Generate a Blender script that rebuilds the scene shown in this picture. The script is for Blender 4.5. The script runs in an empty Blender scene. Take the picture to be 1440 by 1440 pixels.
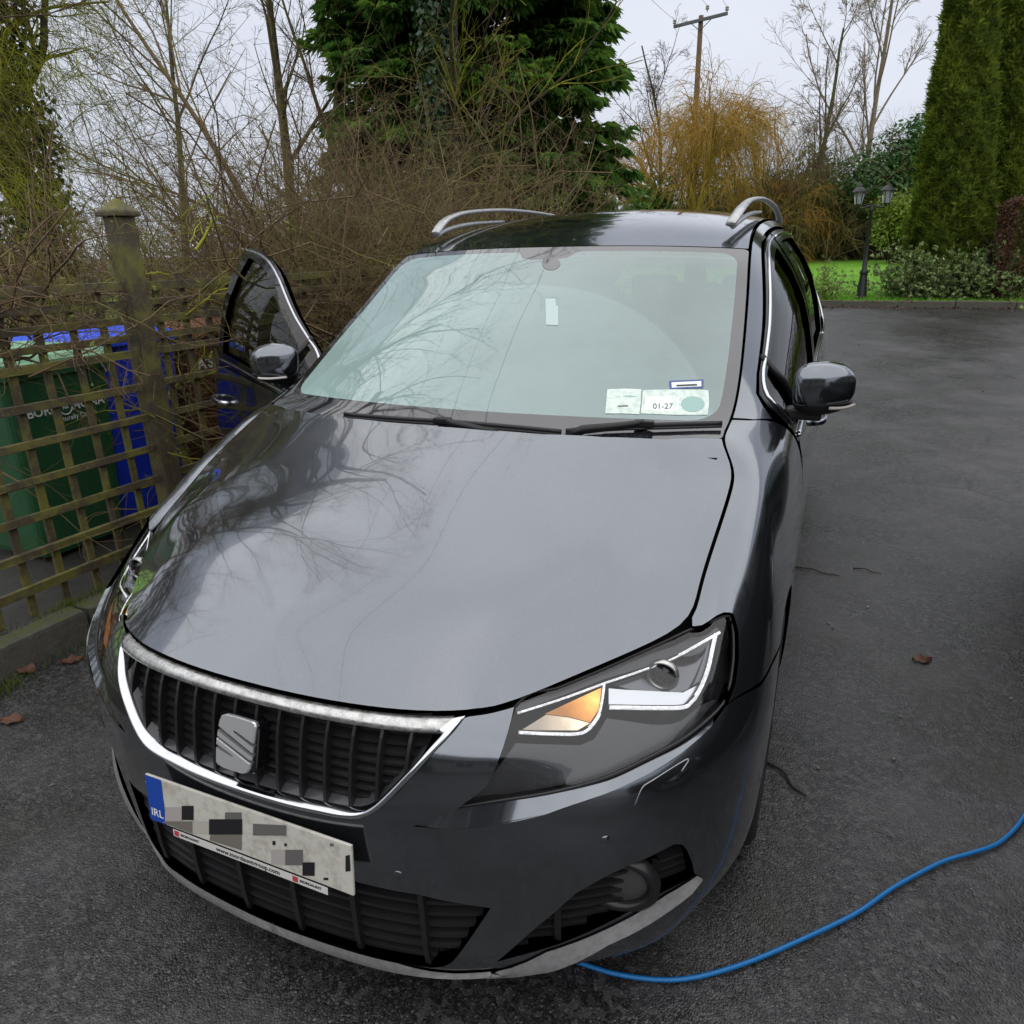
import bpy, bmesh, math, random
import numpy as np
from mathutils import Vector, Matrix

# ------------------------------------------------------------------ camera
SC = bpy.context.scene
COL = SC.collection
CAM_POS = np.array([0.9594, -0.8381, 1.5449])
YAW, PITCH, ROLL, FPX = -0.414067, -0.345809, -0.020226, 1019.37     # focal length in pixels of a 1440 frame
def cam_axes():
    f = np.array([math.sin(YAW)*math.cos(PITCH), math.cos(YAW)*math.cos(PITCH), math.sin(PITCH)])
    r = np.array([math.cos(YAW), -math.sin(YAW), 0.0]); u = np.cross(r, f)
    return math.cos(ROLL)*r + math.sin(ROLL)*u, -math.sin(ROLL)*r + math.cos(ROLL)*u, f
CR, CU, CF = cam_axes()
cam_data = bpy.data.cameras.new('camera')
cam = bpy.data.objects.new('camera', cam_data); COL.objects.link(cam)
m = Matrix.Identity(4)
for i in range(3):
    m[i][0] = CR[i]; m[i][1] = CU[i]; m[i][2] = -CF[i]; m[i][3] = CAM_POS[i]
cam.matrix_world = m
cam_data.sensor_fit = 'HORIZONTAL'; cam_data.sensor_width = 36.0; cam_data.lens = FPX/1440*36.0
cam_data.clip_start = 0.05; cam_data.clip_end = 2000
SC.camera = cam

# ------------------------------------------------------------------ sky and light: an overcast winter day
SUN_EL, SUN_AZ = math.radians(76), math.radians(160)      # azimuth measured from +y towards +x
world = bpy.data.worlds.new('World'); SC.world = world; world.use_nodes = True
wn, wl = world.node_tree.nodes, world.node_tree.links
wn.clear()
w_out = wn.new('ShaderNodeOutputWorld'); w_bg = wn.new('ShaderNodeBackground')
sky = wn.new('ShaderNodeTexSky'); sky.sky_type = 'NISHITA'; sky.sun_disc = False
sky.sun_elevation = SUN_EL; sky.sun_rotation = SUN_AZ; sky.air_density = 1.0; sky.dust_density = 4.0; sky.ozone_density = 1.0
w_tc = wn.new('ShaderNodeTexCoord'); w_map = wn.new('ShaderNodeMapping'); w_map.inputs['Scale'].default_value = (1.0, 1.0, 2.6)
w_noise = wn.new('ShaderNodeTexNoise'); w_noise.inputs['Scale'].default_value = 1.7; w_noise.inputs['Detail'].default_value = 6; w_noise.inputs['Roughness'].default_value = 0.55
w_ramp = wn.new('ShaderNodeValToRGB')
w_ramp.color_ramp.elements[0].position = 0.30; w_ramp.color_ramp.elements[0].color = (7.2, 7.75, 8.9, 1)
w_ramp.color_ramp.elements[1].position = 0.70; w_ramp.color_ramp.elements[1].color = (9.6, 10.1, 11.3, 1)
w_mix = wn.new('ShaderNodeMix'); w_mix.data_type = 'RGBA'; w_mix.inputs[0].default_value = 0.93
wl.new(w_tc.outputs['Generated'], w_map.inputs['Vector']); wl.new(w_map.outputs[0], w_noise.inputs['Vector'])
wl.new(w_noise.outputs['Fac'], w_ramp.inputs['Fac'])
wl.new(sky.outputs[0], w_mix.inputs[6]); wl.new(w_ramp.outputs[0], w_mix.inputs[7])
wl.new(w_mix.outputs[2], w_bg.inputs['Color']); w_bg.inputs['Strength'].default_value = 0.05
wl.new(w_bg.outputs[0], w_out.inputs[0])
sun_d = bpy.data.lights.new('sun', 'SUN'); sun_d.energy = 1.5; sun_d.angle = math.radians(130); sun_d.color = (1.0, 0.96, 0.9)
sun = bpy.data.objects.new('sun', sun_d); COL.objects.link(sun)
sun.rotation_euler = (math.pi/2 - SUN_EL, 0, math.pi - SUN_AZ)
SC.view_settings.view_transform = 'Standard'; SC.view_settings.look = 'None'
SC.view_settings.exposure = 0.8; SC.view_settings.gamma = 1.0; SC.view_settings.use_curve_mapping = False
SC.cycles.max_bounces = 8; SC.cycles.transparent_max_bounces = 16; SC.cycles.use_denoising = True
SC.cycles.caustics_reflective = False; SC.cycles.caustics_refractive = False

# ------------------------------------------------------------------ helpers
rnd = random.Random(7)
rng = np.random.default_rng(7)
def ray(p):
    d = (p[0]-720)/FPX*CR - (p[1]-720)/FPX*CU + CF
    return d/np.linalg.norm(d)
def at(p, **k):
    """the point where the sight line through a photograph pixel meets a plane x=, y= or z="""
    d = ray(p); a, v = list(k.items())[0]; i = 'xyz'.index(a)
    return CAM_POS + d*((v-CAM_POS[i])/d[i])

def tag(o, label=None, cat=None, group=None, kind=None):
    if label: o['label'] = label
    if cat: o['category'] = cat
    if group: o['group'] = group
    if kind: o['kind'] = kind
    return o
def empty(name, loc=(0, 0, 0), rz=0.0):
    o = bpy.data.objects.new(name, None); COL.objects.link(o)
    o.location = loc; o.rotation_euler = (0, 0, rz); o.empty_display_size = 0.2
    return o
def link(name, me, mat=None, parent=None, smooth=False):
    if mat is not None and len(me.materials) == 0:
        for mm in (mat if isinstance(mat, (list, tuple)) else [mat]): me.materials.append(mm)
    if smooth and len(me.polygons): me.polygons.foreach_set('use_smooth', [True]*len(me.polygons))
    o = bpy.data.objects.new(name, me); COL.objects.link(o)
    if parent is not None: o.parent = parent
    return o
def mesh(name, v, f, mat=None, parent=None, smooth=False):
    me = bpy.data.meshes.new(name); me.from_pydata([tuple(map(float, p)) for p in v], [], [tuple(int(i) for i in q) for q in f]); me.update()
    return link(name, me, mat, parent, smooth)
def bmobj(name, bm, mat=None, parent=None, smooth=False):
    bmesh.ops.recalc_face_normals(bm, faces=bm.faces[:])
    me = bpy.data.meshes.new(name); bm.to_mesh(me); bm.free()
    return link(name, me, mat, parent, smooth)
def nmesh(name, V, quads=None, tris=None, mat=None, parent=None, smooth=False, matidx=None):
    """fast mesh from numpy arrays"""
    me = bpy.data.meshes.new(name); V = np.asarray(V, np.float32)
    q = np.zeros((0, 4), np.int32) if quads is None else np.asarray(quads, np.int32).reshape(-1, 4)
    t = np.zeros((0, 3), np.int32) if tris is None else np.asarray(tris, np.int32).reshape(-1, 3)
    me.vertices.add(len(V)); me.vertices.foreach_set('co', V.ravel())
    nl = 4*len(q) + 3*len(t); me.loops.add(nl)
    me.loops.foreach_set('vertex_index', np.concatenate([q.ravel(), t.ravel()]))
    npoly = len(q)+len(t); me.polygons.add(npoly)
    tot = np.concatenate([np.full(len(q), 4), np.full(len(t), 3)]).astype(np.int32)
    st = np.concatenate([[0], np.cumsum(tot)[:-1]]).astype(np.int32) if npoly else np.zeros(0, np.int32)
    me.polygons.foreach_set('loop_start', st)
    if matidx is not None: me.polygons.foreach_set('material_index', np.asarray(matidx, np.int32))
    me.update(calc_edges=True)
    return link(name, me, mat, parent, smooth)
def box(bm, c, s, rot=None, bevel=0.0):
    r = bmesh.ops.create_cube(bm, size=1.0)
    M = Matrix.Translation(Vector(c)) @ (rot.to_4x4() if rot is not None else Matrix.Identity(4)) @ Matrix.Diagonal((s[0], s[1], s[2], 1))
    bmesh.ops.transform(bm, matrix=M, verts=r['verts'])
    if bevel > 0:
        es = list({e for v in r['verts'] for e in v.link_edges})
        bmesh.ops.bevel(bm, geom=es, offset=bevel, segments=2, affect='EDGES', profile=0.6)
def boxobj(name, c, s, mat, parent=None, rot=None, bevel=0.0):
    bm = bmesh.new(); box(bm, (0, 0, 0), s, None, bevel)
    o = bmobj(name, bm, mat, parent); o.location = c
    if rot is not None: o.rotation_euler = rot
    return o
def frames(pts, closed=False):
    pts = np.asarray(pts, float); n = len(pts)
    t = np.gradient(pts, axis=0)
    if closed: t = np.roll(pts, -1, 0)-np.roll(pts, 1, 0)
    t /= np.linalg.norm(t, axis=1)[:, None]+1e-12
    a = np.array([0, 0, 1.0]) if abs(t[0][2]) < 0.9 else np.array([1.0, 0, 0])
    N = []; nrm = a - t[0]*(a@t[0]); nrm /= np.linalg.norm(nrm)
    for k in range(n):
        nrm = nrm - t[k]*(nrm@t[k]); nrm /= np.linalg.norm(nrm)+1e-12; N.append(nrm)
    N = np.array(N); return t, N, np.cross(t, N)
def tube(pts, rad, sides=8, closed=False, caps=True, flat=1.0):
    """vertices and faces of a tube along a polyline"""
    pts = np.asarray(pts, float); n = len(pts); rad = np.broadcast_to(rad, (n,))
    t, N, B = frames(pts, closed); V = []; F = []
    for k in range(n):
        for s in range(sides):
            a = 2*math.pi*s/sides; V.append(pts[k] + rad[k]*(math.cos(a)*N[k] + flat*math.sin(a)*B[k]))
    for k in range(n if closed else n-1):
        k2 = (k+1) % n
        for s in range(sides):
            s2 = (s+1) % sides; F.append((k*sides+s, k*sides+s2, k2*sides+s2, k2*sides+s))
    if caps and not closed:
        F.append(tuple(range(sides))[::-1]); F.append(tuple((n-1)*sides+s for s in range(sides)))
    return V, F
def tubeobj(name, pts, rad, mat, parent=None, sides=8, closed=False, flat=1.0):
    V, F = tube(pts, rad, sides, closed, True, flat); return mesh(name, V, F, mat, parent, True)
def spline(pts, n):
    """resampled smooth curve through points (Catmull-Rom, even in arc length)"""
    P = np.asarray(pts, float)
    if len(P) < 3:
        s = np.linspace(0, 1, n)[:, None]; return P[0]*(1-s)+P[-1]*s
    Q = np.vstack([2*P[0]-P[1], P, 2*P[-1]-P[-2]]); out = []
    for i in range(len(P)-1):
        p0, p1, p2, p3 = Q[i:i+4]
        for t in np.linspace(0, 1, 16, endpoint=False):
            out.append(0.5*(2*p1+(p2-p0)*t+(2*p0-5*p1+4*p2-p3)*t*t+(3*p1-p0-3*p2+p3)*t**3))
    out.append(P[-1]); out = np.array(out)
    L = np.concatenate([[0], np.cumsum(np.linalg.norm(np.diff(out, axis=0), axis=1))])
    s = np.linspace(0, L[-1], n)
    return np.stack([np.interp(s, L, out[:, k]) for k in range(out.shape[1])], 1)
def lathe(prof, seg=24, axis='z', cap=False):
    V = []; F = []; n = len(prof)
    for s in range(seg):
        a = 2*math.pi*s/seg; ca, sa = math.cos(a), math.sin(a)
        for r, h in prof:
            V.append({'z': (r*ca, r*sa, h), 'x': (h, r*ca, r*sa), 'y': (r*ca, h, r*sa)}[axis])
    for s in range(seg):
        s2 = (s+1) % seg
        for k in range(n-1): F.append((s*n+k, s2*n+k, s2*n+k+1, s*n+k+1))
    return V, F
def text_mesh(txt, size, font_scale_x=1.0, extrude=0.0, bold=0.0, shear=0.0):
    cu = bpy.data.curves.new('txt', 'FONT'); cu.body = txt; cu.size = size; cu.align_x = 'CENTER'; cu.align_y = 'CENTER'
    cu.extrude = extrude; cu.offset = bold; cu.shear = shear; cu.resolution_u = 3
    o = bpy.data.objects.new('txt', cu); COL.objects.link(o)
    dg = bpy.context.evaluated_depsgraph_get(); dg.update()
    me = bpy.data.meshes.new_from_object(o.evaluated_get(dg)); 
    bpy.data.objects.remove(o); bpy.data.curves.remove(cu); me.materials.clear()
    for v in me.vertices: v.co.x *= font_scale_x
    return me

# ------------------------------------------------------------------ materials
MATS = {}
def mat(name, color=(.5, .5, .5), rough=.5, metal=0.0, spec=.5, coat=0.0, coat_rough=.03, emit=None, emit_s=1.0, trans=0.0, alpha=1.0, ior=1.45):
    mm = bpy.data.materials.new(name); mm.use_nodes = True
    b = mm.node_tree.nodes['Principled BSDF']
    b.inputs['Base Color'].default_value = (*color, 1); b.inputs['Roughness'].default_value = rough
    b.inputs['Metallic'].default_value = metal; b.inputs['Specular IOR Level'].default_value = spec
    b.inputs['Coat Weight'].default_value = coat; b.inputs['Coat Roughness'].default_value = coat_rough
    b.inputs['Transmission Weight'].default_value = trans; b.inputs['IOR'].default_value = ior; b.inputs['Alpha'].default_value = alpha
    if emit is not None:
        b.inputs['Emission Color'].default_value = (*emit, 1); b.inputs['Emission Strength'].default_value = emit_s
    MATS[name] = mm; return mm
class NT:
    """small node helper on a material's Principled shader"""
    def __init__(s, mm): s.m = mm; s.n = mm.node_tree.nodes; s.l = mm.node_tree.links; s.b = s.n.get('Principled BSDF')
    def node(s, t, **kw):
        x = s.n.new(t)
        for k, v in kw.items():
            if k in x.inputs: x.inputs[k].default_value = v
            else: setattr(x, k, v)
        return x
    def coord(s, out='Object', scale=None):
        tc = s.node('ShaderNodeTexCoord')
        if scale is None: return tc.outputs[out]
        mp = s.node('ShaderNodeMapping'); mp.inputs['Scale'].default_value = scale if hasattr(scale, '__len__') else (scale,)*3
        s.l.new(tc.outputs[out], mp.inputs['Vector']); return mp.outputs[0]
    def pos(s, scale=(1, 1, 1)):
        g = s.node('ShaderNodeNewGeometry'); mp = s.node('ShaderNodeMapping'); mp.inputs['Scale'].default_value = scale
        s.l.new(g.outputs['Position'], mp.inputs['Vector']); return mp.outputs[0]
    def noise(s, vec, scale, detail=4, rough=.55, out='Fac'):
        x = s.node('ShaderNodeTexNoise'); x.inputs['Scale'].default_value = scale; x.inputs['Detail'].default_value = detail; x.inputs['Roughness'].default_value = rough
        s.l.new(vec, x.inputs['Vector']); return x.outputs[out]
    def voro(s, vec, scale, feature='F1', out='Distance', rand=1.0):
        x = s.node('ShaderNodeTexVoronoi', feature=feature); x.inputs['Scale'].default_value = scale; x.inputs['Randomness'].default_value = rand
        s.l.new(vec, x.inputs['Vector']); return x.outputs[out]
    def ramp(s, fac, stops, interp='LINEAR'):
        r = s.node('ShaderNodeValToRGB'); r.color_ramp.interpolation = interp
        e = r.color_ramp.elements
        while len(e) < len(stops): e.new(0.5)
        for k, (p, c) in enumerate(stops):
            e[k].position = p; e[k].color = (*(c if hasattr(c, '__len__') else (c, c, c)), 1)
        s.l.new(fac, r.inputs['Fac']); return r.outputs['Color']
    def mix(s, fac, a, b, mode='MIX'):
        x = s.node('ShaderNodeMix', data_type='RGBA', blend_type=mode)
        for k_, (inp, v) in enumerate(((x.inputs[0], fac), (x.inputs[6], a), (x.inputs[7], b))):
            if isinstance(v, bpy.types.NodeSocket): s.l.new(v, inp)
            elif hasattr(v, '__len__'): inp.default_value = (*v, 1)
            else: inp.default_value = v if k_ == 0 else (v, v, v, 1)
        return x.outputs[2]
    def math(s, op, a, b=None):
        x = s.node('ShaderNodeMath', operation=op)
        for k, v in enumerate((a, b)):
            if v is None: continue
            if isinstance(v, bpy.types.NodeSocket): s.l.new(v, x.inputs[k])
            else: x.inputs[k].default_value = v
        return x.outputs[0]
    def set(s, **kw):
        for k, v in kw.items():
            inp = s.b.inputs[k.replace('_', ' ')]
            if isinstance(v, bpy.types.NodeSocket): s.l.new(v, inp)
            else: inp.default_value = v
    def bump(s, h, strength=.3, dist=.01, to='Normal'):
        x = s.node('ShaderNodeBump'); x.inputs['Strength'].default_value = strength; x.inputs['Distance'].default_value = dist
        s.l.new(h, x.inputs['Height']); s.l.new(x.outputs[0], s.b.inputs[to]); return x
# ================================================================== the car
# ---- materials
def paint_mat(name, base, flake=(.2, .2, .22)):
    mm = mat(name, base, rough=.13, metal=.95, spec=.5, coat=1.0, coat_rough=.018); t = NT(mm)
    v = t.coord('Object')
    fl = t.noise(v, 900, 2, .6); c = t.mix(t.ramp(fl, [(.35, 0), (.75, 1)]), base, flake)
    dirt = t.noise(v, 3.2, 6, .6); grime = t.noise(v, 38, 5, .65)
    d = t.ramp(t.math('MULTIPLY', dirt, grime), [(.22, 0), (.42, 1)])
    c = t.mix(t.math('MULTIPLY', d, .08), c, (.10, .095, .085)); t.set(Base_Color=c)
    drop = t.voro(v, 260); wet = t.ramp(drop, [(.10, 1), (.24, 0)])
    msk = t.ramp(t.noise(v, 12, 4), [(.50, 0), (.62, 1)])
    t.set(Coat_Roughness=t.ramp(t.noise(v, 22, 5, .7), [(.35, .010), (.75, .028)]))
    t.bump(t.math('MULTIPLY', wet, msk), .20, .0012, 'Coat Normal')
    return mm
PAINT = paint_mat('grey_metallic_paint', (.142, .155, .174), (.178, .192, .213))
M_BLACK = mat('black_plastic', (.010, .010, .011), .42)
M_BLACKG = mat('gloss_black', (.006, .006, .007), .10, spec=.5)
M_DARK = mat('dark_void', (.004, .004, .004), .8)
M_RUB = mat('rubber', (.012, .012, .013), .6)
M_CHROME = mat('chrome_trim', (.58, .59, .61), .10, 1.0)
M_SATIN = mat('satin_silver', (.42, .43, .44), .36, .85)
t = NT(M_SATIN); v_ = t.coord('Object')
t.set(Base_Color=t.mix(t.ramp(t.noise(v_, 34, 6, .7), [(.4, 0), (.7, 1)]), (.46, .47, .48), (.34, .335, .32)), Roughness=t.ramp(t.noise(v_, 60, 4), [(.3, .28), (.7, .5)]))
M_LIP = mat('grey_lip', (.36, .36, .365), .40, .45)
t = NT(M_LIP); v_ = t.coord('Object')
t.set(Base_Color=t.mix(t.ramp(t.noise(v_, 70, 5, .7), [(.42, 0), (.68, 1)]), (.38, .38, .385), (.29, .285, .275)))
M_CHROME2 = mat('worn_chrome', (.50, .50, .49), .30, .9)
t = NT(M_CHROME2); v_ = t.coord('Object')
t.set(Base_Color=t.mix(t.ramp(t.noise(v_, 55, 7, .75), [(.42, 0), (.66, 1)]), (.56, .56, .55), (.30, .29, .27)), Roughness=t.ramp(t.noise(v_, 80, 5), [(.3, .18), (.7, .5)]))

def glass_mat(name, tint=(.8, .9, .85), ior=1.5, fog=None, fogcol=(.5, .65, .6)):
    mm = bpy.data.materials.new(name); mm.use_nodes = True; t = NT(mm); t.n.clear()
    out = t.node('ShaderNodeOutputMaterial'); tr = t.node('ShaderNodeBsdfTransparent'); tr.inputs[0].default_value = (*tint, 1)
    gl = t.node('ShaderNodeBsdfGlossy'); gl.inputs['Roughness'].default_value = .012
    fr = t.node('ShaderNodeFresnel'); fr.inputs['IOR'].default_value = ior
    mx = t.node('ShaderNodeMixShader'); t.l.new(fr.outputs[0], mx.inputs[0])
    base = tr.outputs[0]
    if fog is not None:
        df = t.node('ShaderNodeBsdfDiffuse'); df.inputs[0].default_value = (*fogcol, 1)
        m2 = t.node('ShaderNodeMixShader'); t.l.new(tr.outputs[0], m2.inputs[1]); t.l.new(df.outputs[0], m2.inputs[2])
        f = fog(t)
        if isinstance(f, bpy.types.NodeSocket): t.l.new(f, m2.inputs[0])
        else: m2.inputs[0].default_value = f
        base = m2.outputs[0]
    t.l.new(base, mx.inputs[1]); t.l.new(gl.outputs[0], mx.inputs[2]); t.l.new(mx.outputs[0], out.inputs[0])
    t.gl, t.fr, t.mx = gl, fr, mx
    MATS[name] = mm; mm['_'] = 0; return mm, t

M_SIDEGLASS, _t = glass_mat('tinted_side_glass', (.26, .32, .29), 1.5)
M_LENS, _t = glass_mat('clear_lamp_lens', (.90, .91, .92), 1.62)
_v = _t.coord('Object'); _b = _t.node('ShaderNodeBump'); _b.inputs['Strength'].default_value = .3; _b.inputs['Distance'].default_value = .001
_t.l.new(_t.math('MULTIPLY', _t.ramp(_t.voro(_v, 130), [(.10, 1), (.22, 0)]), _t.ramp(_t.noise(_v, 25, 3), [(.52, 0), (.6, 1)])), _b.inputs['Height']); _t.l.new(_b.outputs[0], _t.gl.inputs['Normal'])

# ---- the body's outer surface: a bicubic B-spline net, columns run round the car from the nose, rows run upwards
def lerp(a, b, s): return np.asarray(a, float)*(1-s) + np.asarray(b, float)*s
plan = [(0, .004), (.13, .007), (.25, .018), (.35, .038), (.435, .068), (.51, .106), (.61, .152), (.71, .217), (.795, .294),
        (.860, .383), (.902, .478), (.923, .572), (.932, .70), (.936, .90)]
tops = [(0, .055, .768), (.13, .060, .767), (.25, .078, .764), (.35, .106, .760), (.44, .150, .757), (.505, .205, .761), (.585, .300, .775),
        (.672, .405, .791), (.755, .520, .812), (.762, .600, .857), (.767, .690, .902), (.774, .790, .951), (.777, .880, .989), (.772, .965, 1.026)]
net = []
for k, ((x, y), tp) in enumerate(zip(plan, tops)):
    tp = np.array(tp)
    if k <= 8:
        s = k/8.0
        b4 = np.array([x, y, .575+.02*s])
        rows = [(x*.965, y+.075, .140), (x*.985, y+.014, .178), (x*.995, y+.012, .33), (x, y+.002, .46), b4,
                b4*(1-.26)+tp*.26+np.array([.012*s, -.004-.012*s, .0]), lerp(b4, tp, .62)+np.array([.024*s, -.010-.016*s, .004]), tp]
    else:
        s = (k-8)/5.0
        b4 = np.array([x, y, .595+.06*s])
        sh = tp + np.array([.045+.035*s, -.055+.035*s, -.028])
        rows = [(x-.06, y+.03*(1-s), .18+.02*s), (x-.015, y+.006, .225+.03*s), (x, y, .34+.02*s), (x+.004, y, .47+.02*s), b4,
                lerp(b4, sh, .55)+np.array([.012, -.012*(1-s), 0]), sh, tp]
    net.append([np.array(r, float) for r in rows])
side_y = [1.12, 1.30, 1.5, 1.75, 2.0, 2.25, 2.6, 3.1, 3.7, 4.2]
side_t = [(.728, 1.03, 1.082), (.736, 1.14, 1.104), (.733, 1.28, 1.181), (.718, 1.44, 1.28), (.692, 1.67, 1.42), (.668, 1.85, 1.535), (.640, 2.25, 1.625),
          (.632, 3.0, 1.662), (.625, 3.7, 1.655), (.605, 4.2, 1.615)]
for k, (y, tp) in enumerate(zip(side_y, side_t)):
    tp = np.array(tp); xo = .934
    sh = np.array([.905, y, 1.03])
    bul = [.010, .012, .022, .042, .060, .072, .076, .076, .072, .06][k]
    r6 = lerp(sh, tp, .55)+np.array([bul, 0, bul*.5]); r5 = lerp((xo-.006, y, .92), sh, .75); z4, z3, z2 = .80, .60, .42
    if k == 0: r6, r5, z4, z3, z2 = np.array([.843, 1.05, 1.038]), np.array([.906, 1.09, .915]), .715, .535, .385
    if k == 1: r6, r5, z4, z3, z2 = np.array([.839, 1.212, 1.080]), np.array([.911, 1.27, .975]), .765, .57, .405
    net.append([np.array(q, float) for q in [(.885, y, .20), (.925, y, .26), (xo, y, z2), (xo+.002, y, z3), (xo-.002, y, z4), r5, r6, tp]])
for (x, y), tp in zip([(.925, 4.50), (.86, 4.70), (.66, 4.80), (.35, 4.84), (0, 4.85)], [(.58, 4.42, 1.585), (.50, 4.52, 1.57), (.36, 4.56, 1.575), (.18, 4.58, 1.58), (0, 4.585, 1.585)]):
    tp = np.array(tp); sh = np.array([x*.96, y-.04, 1.03])
    net.append([np.array(q, float) for q in [(x*.93, y-.08, .24), (x*.98, y-.02, .30), (x, y, .42), (x, y, .60), (x, y-.01, .80), sh, lerp(sh, tp, .52)+np.array([.02*x, .03, .01]), tp]])
DATA = np.array(net).transpose(1, 0, 2)       # rows, columns, xyz
NR, NC = DATA.shape[:2]
def pad(P):
    m0 = P[:, 1]*np.array([-1, 1, 1]); m1 = P[:, -2]*np.array([-1, 1, 1])
    Q = np.concatenate([m0[:, None], P, m1[:, None]], 1)
    return np.concatenate([(2*Q[0]-Q[1])[None], Q, (2*Q[-1]-Q[-2])[None]], 0)
def bw(t): return np.stack([(1-t)**3, 3*t**3-6*t*t+4, -3*t**3+3*t*t+3*t+1, t**3], -1)/6
class Surf:
    def __init__(s, P): s.Q = pad(P)
    def ev(s, u, v):
        u = np.clip(np.asarray(u, float), 0, NC-1-1e-9); v = np.clip(np.asarray(v, float), 0, NR-1-1e-9)
        i = np.floor(u).astype(int); j = np.floor(v).astype(int); wu = bw(u-i); wv = bw(v-j); out = np.zeros(u.shape+(3,))
        for a in range(4):
            for b in range(4): out += (wv[..., a]*wu[..., b])[..., None]*s.Q[j+a, i+b]
        return out
    def nrm(s, u, v):
        e = .02; u = np.asarray(u, float); v = np.asarray(v, float)
        ua, ub = np.clip(u-e, 0, NC-1), np.clip(u+e, 0, NC-1); va, vb = np.clip(v-e, 0, NR-1), np.clip(v+e, 0, NR-1)
        n = np.cross(s.ev(ub, v)-s.ev(ua, v), s.ev(u, vb)-s.ev(u, va)); n /= np.linalg.norm(n, axis=-1)[..., None]+1e-12
        return n
P_ = DATA.copy()
gu, gv = np.meshgrid(np.arange(NC), np.arange(NR))
for it in range(1):
    P_ = P_ + .8*(DATA - Surf(P_).ev(gu, gv)); P_[:, 0, 0] = 0; P_[:, -1, 0] = 0
BS = Surf(P_)
VT = NR-1
def offs(d): return lambda u, v: BS.ev(u, v) - d*BS.nrm(u, v)
class Grid:
    """triangulated copy of (an offset of) the surface, for finding what a sight line meets"""
    def __init__(s, f, u0=0, u1=24, n=12, m=14):
        s.us = np.linspace(u0, u1, int((u1-u0)*n)+1); s.vs = np.linspace(0, VT, VT*m+1)
        U, V = np.meshgrid(s.us, s.vs); s.X = f(U, V); s.U, s.V = U, V
        a = s.X[:-1, :-1].reshape(-1, 3); b = s.X[:-1, 1:].reshape(-1, 3); c = s.X[1:, 1:].reshape(-1, 3); d = s.X[1:, :-1].reshape(-1, 3)
        s.A = np.concatenate([a, a]); s.B = np.concatenate([b, c]); s.C = np.concatenate([c, d])
        q = lambda Z: (Z[:-1, :-1].ravel(), Z[:-1, 1:].ravel(), Z[1:, 1:].ravel(), Z[1:, :-1].ravel())
        ua, ub, uc, ud = q(U); va, vb, vc, vd = q(V)
        s.uv = [np.stack([np.concatenate([ua, ua]), np.concatenate([va, va])], 1), np.stack([np.concatenate([ub, uc]), np.concatenate([vb, vc])], 1), np.stack([np.concatenate([uc, ud]), np.concatenate([vc, vd])], 1)]
    def hit(s, px):
        d = ray(px); o = CAM_POS; e1 = s.B-s.A; e2 = s.C-s.A; p = np.cross(d, e2); det = (e1*p).sum(1)
        with np.errstate(all='ignore'):
            inv = 1/det; tv = o-s.A; a = (tv*p).sum(1)*inv; q = np.cross(tv, e1); b = (q@d)*inv; t = (e2*q).sum(1)*inv
        ok = (a >= -1e-4) & (b >= -1e-4) & (a+b <= 1+1e-4) & (t > .1)
        if not ok.any():
            pr = s.X.reshape(-1, 3)-o; dd = pr-(pr@d)[:, None]*d; k = np.argmin((dd**2).sum(1)); return np.array([s.U.ravel()[k], s.V.ravel()[k]])
        i = np.where(ok)[0][np.argmin(t[ok])]
        return s.uv[0][i]*(1-a[i]-b[i]) + s.uv[1][i]*a[i] + s.uv[2][i]*b[i]
G0 = Grid(BS.ev); G2 = Grid(offs(.014), 3, 13)
def uvs(pxs, g=G0): return [tuple(g.hit(p)) for p in pxs]
def uvx(g, x, z):
    """u,v of the front surface at a given x and z (front half)"""
    k = np.argmin((g.X[..., 0]-x)**2+(g.X[..., 2]-z)**2+ (g.X[..., 1] > 1.2)*9); return (g.U.ravel()[k], g.V.ravel()[k])

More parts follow.
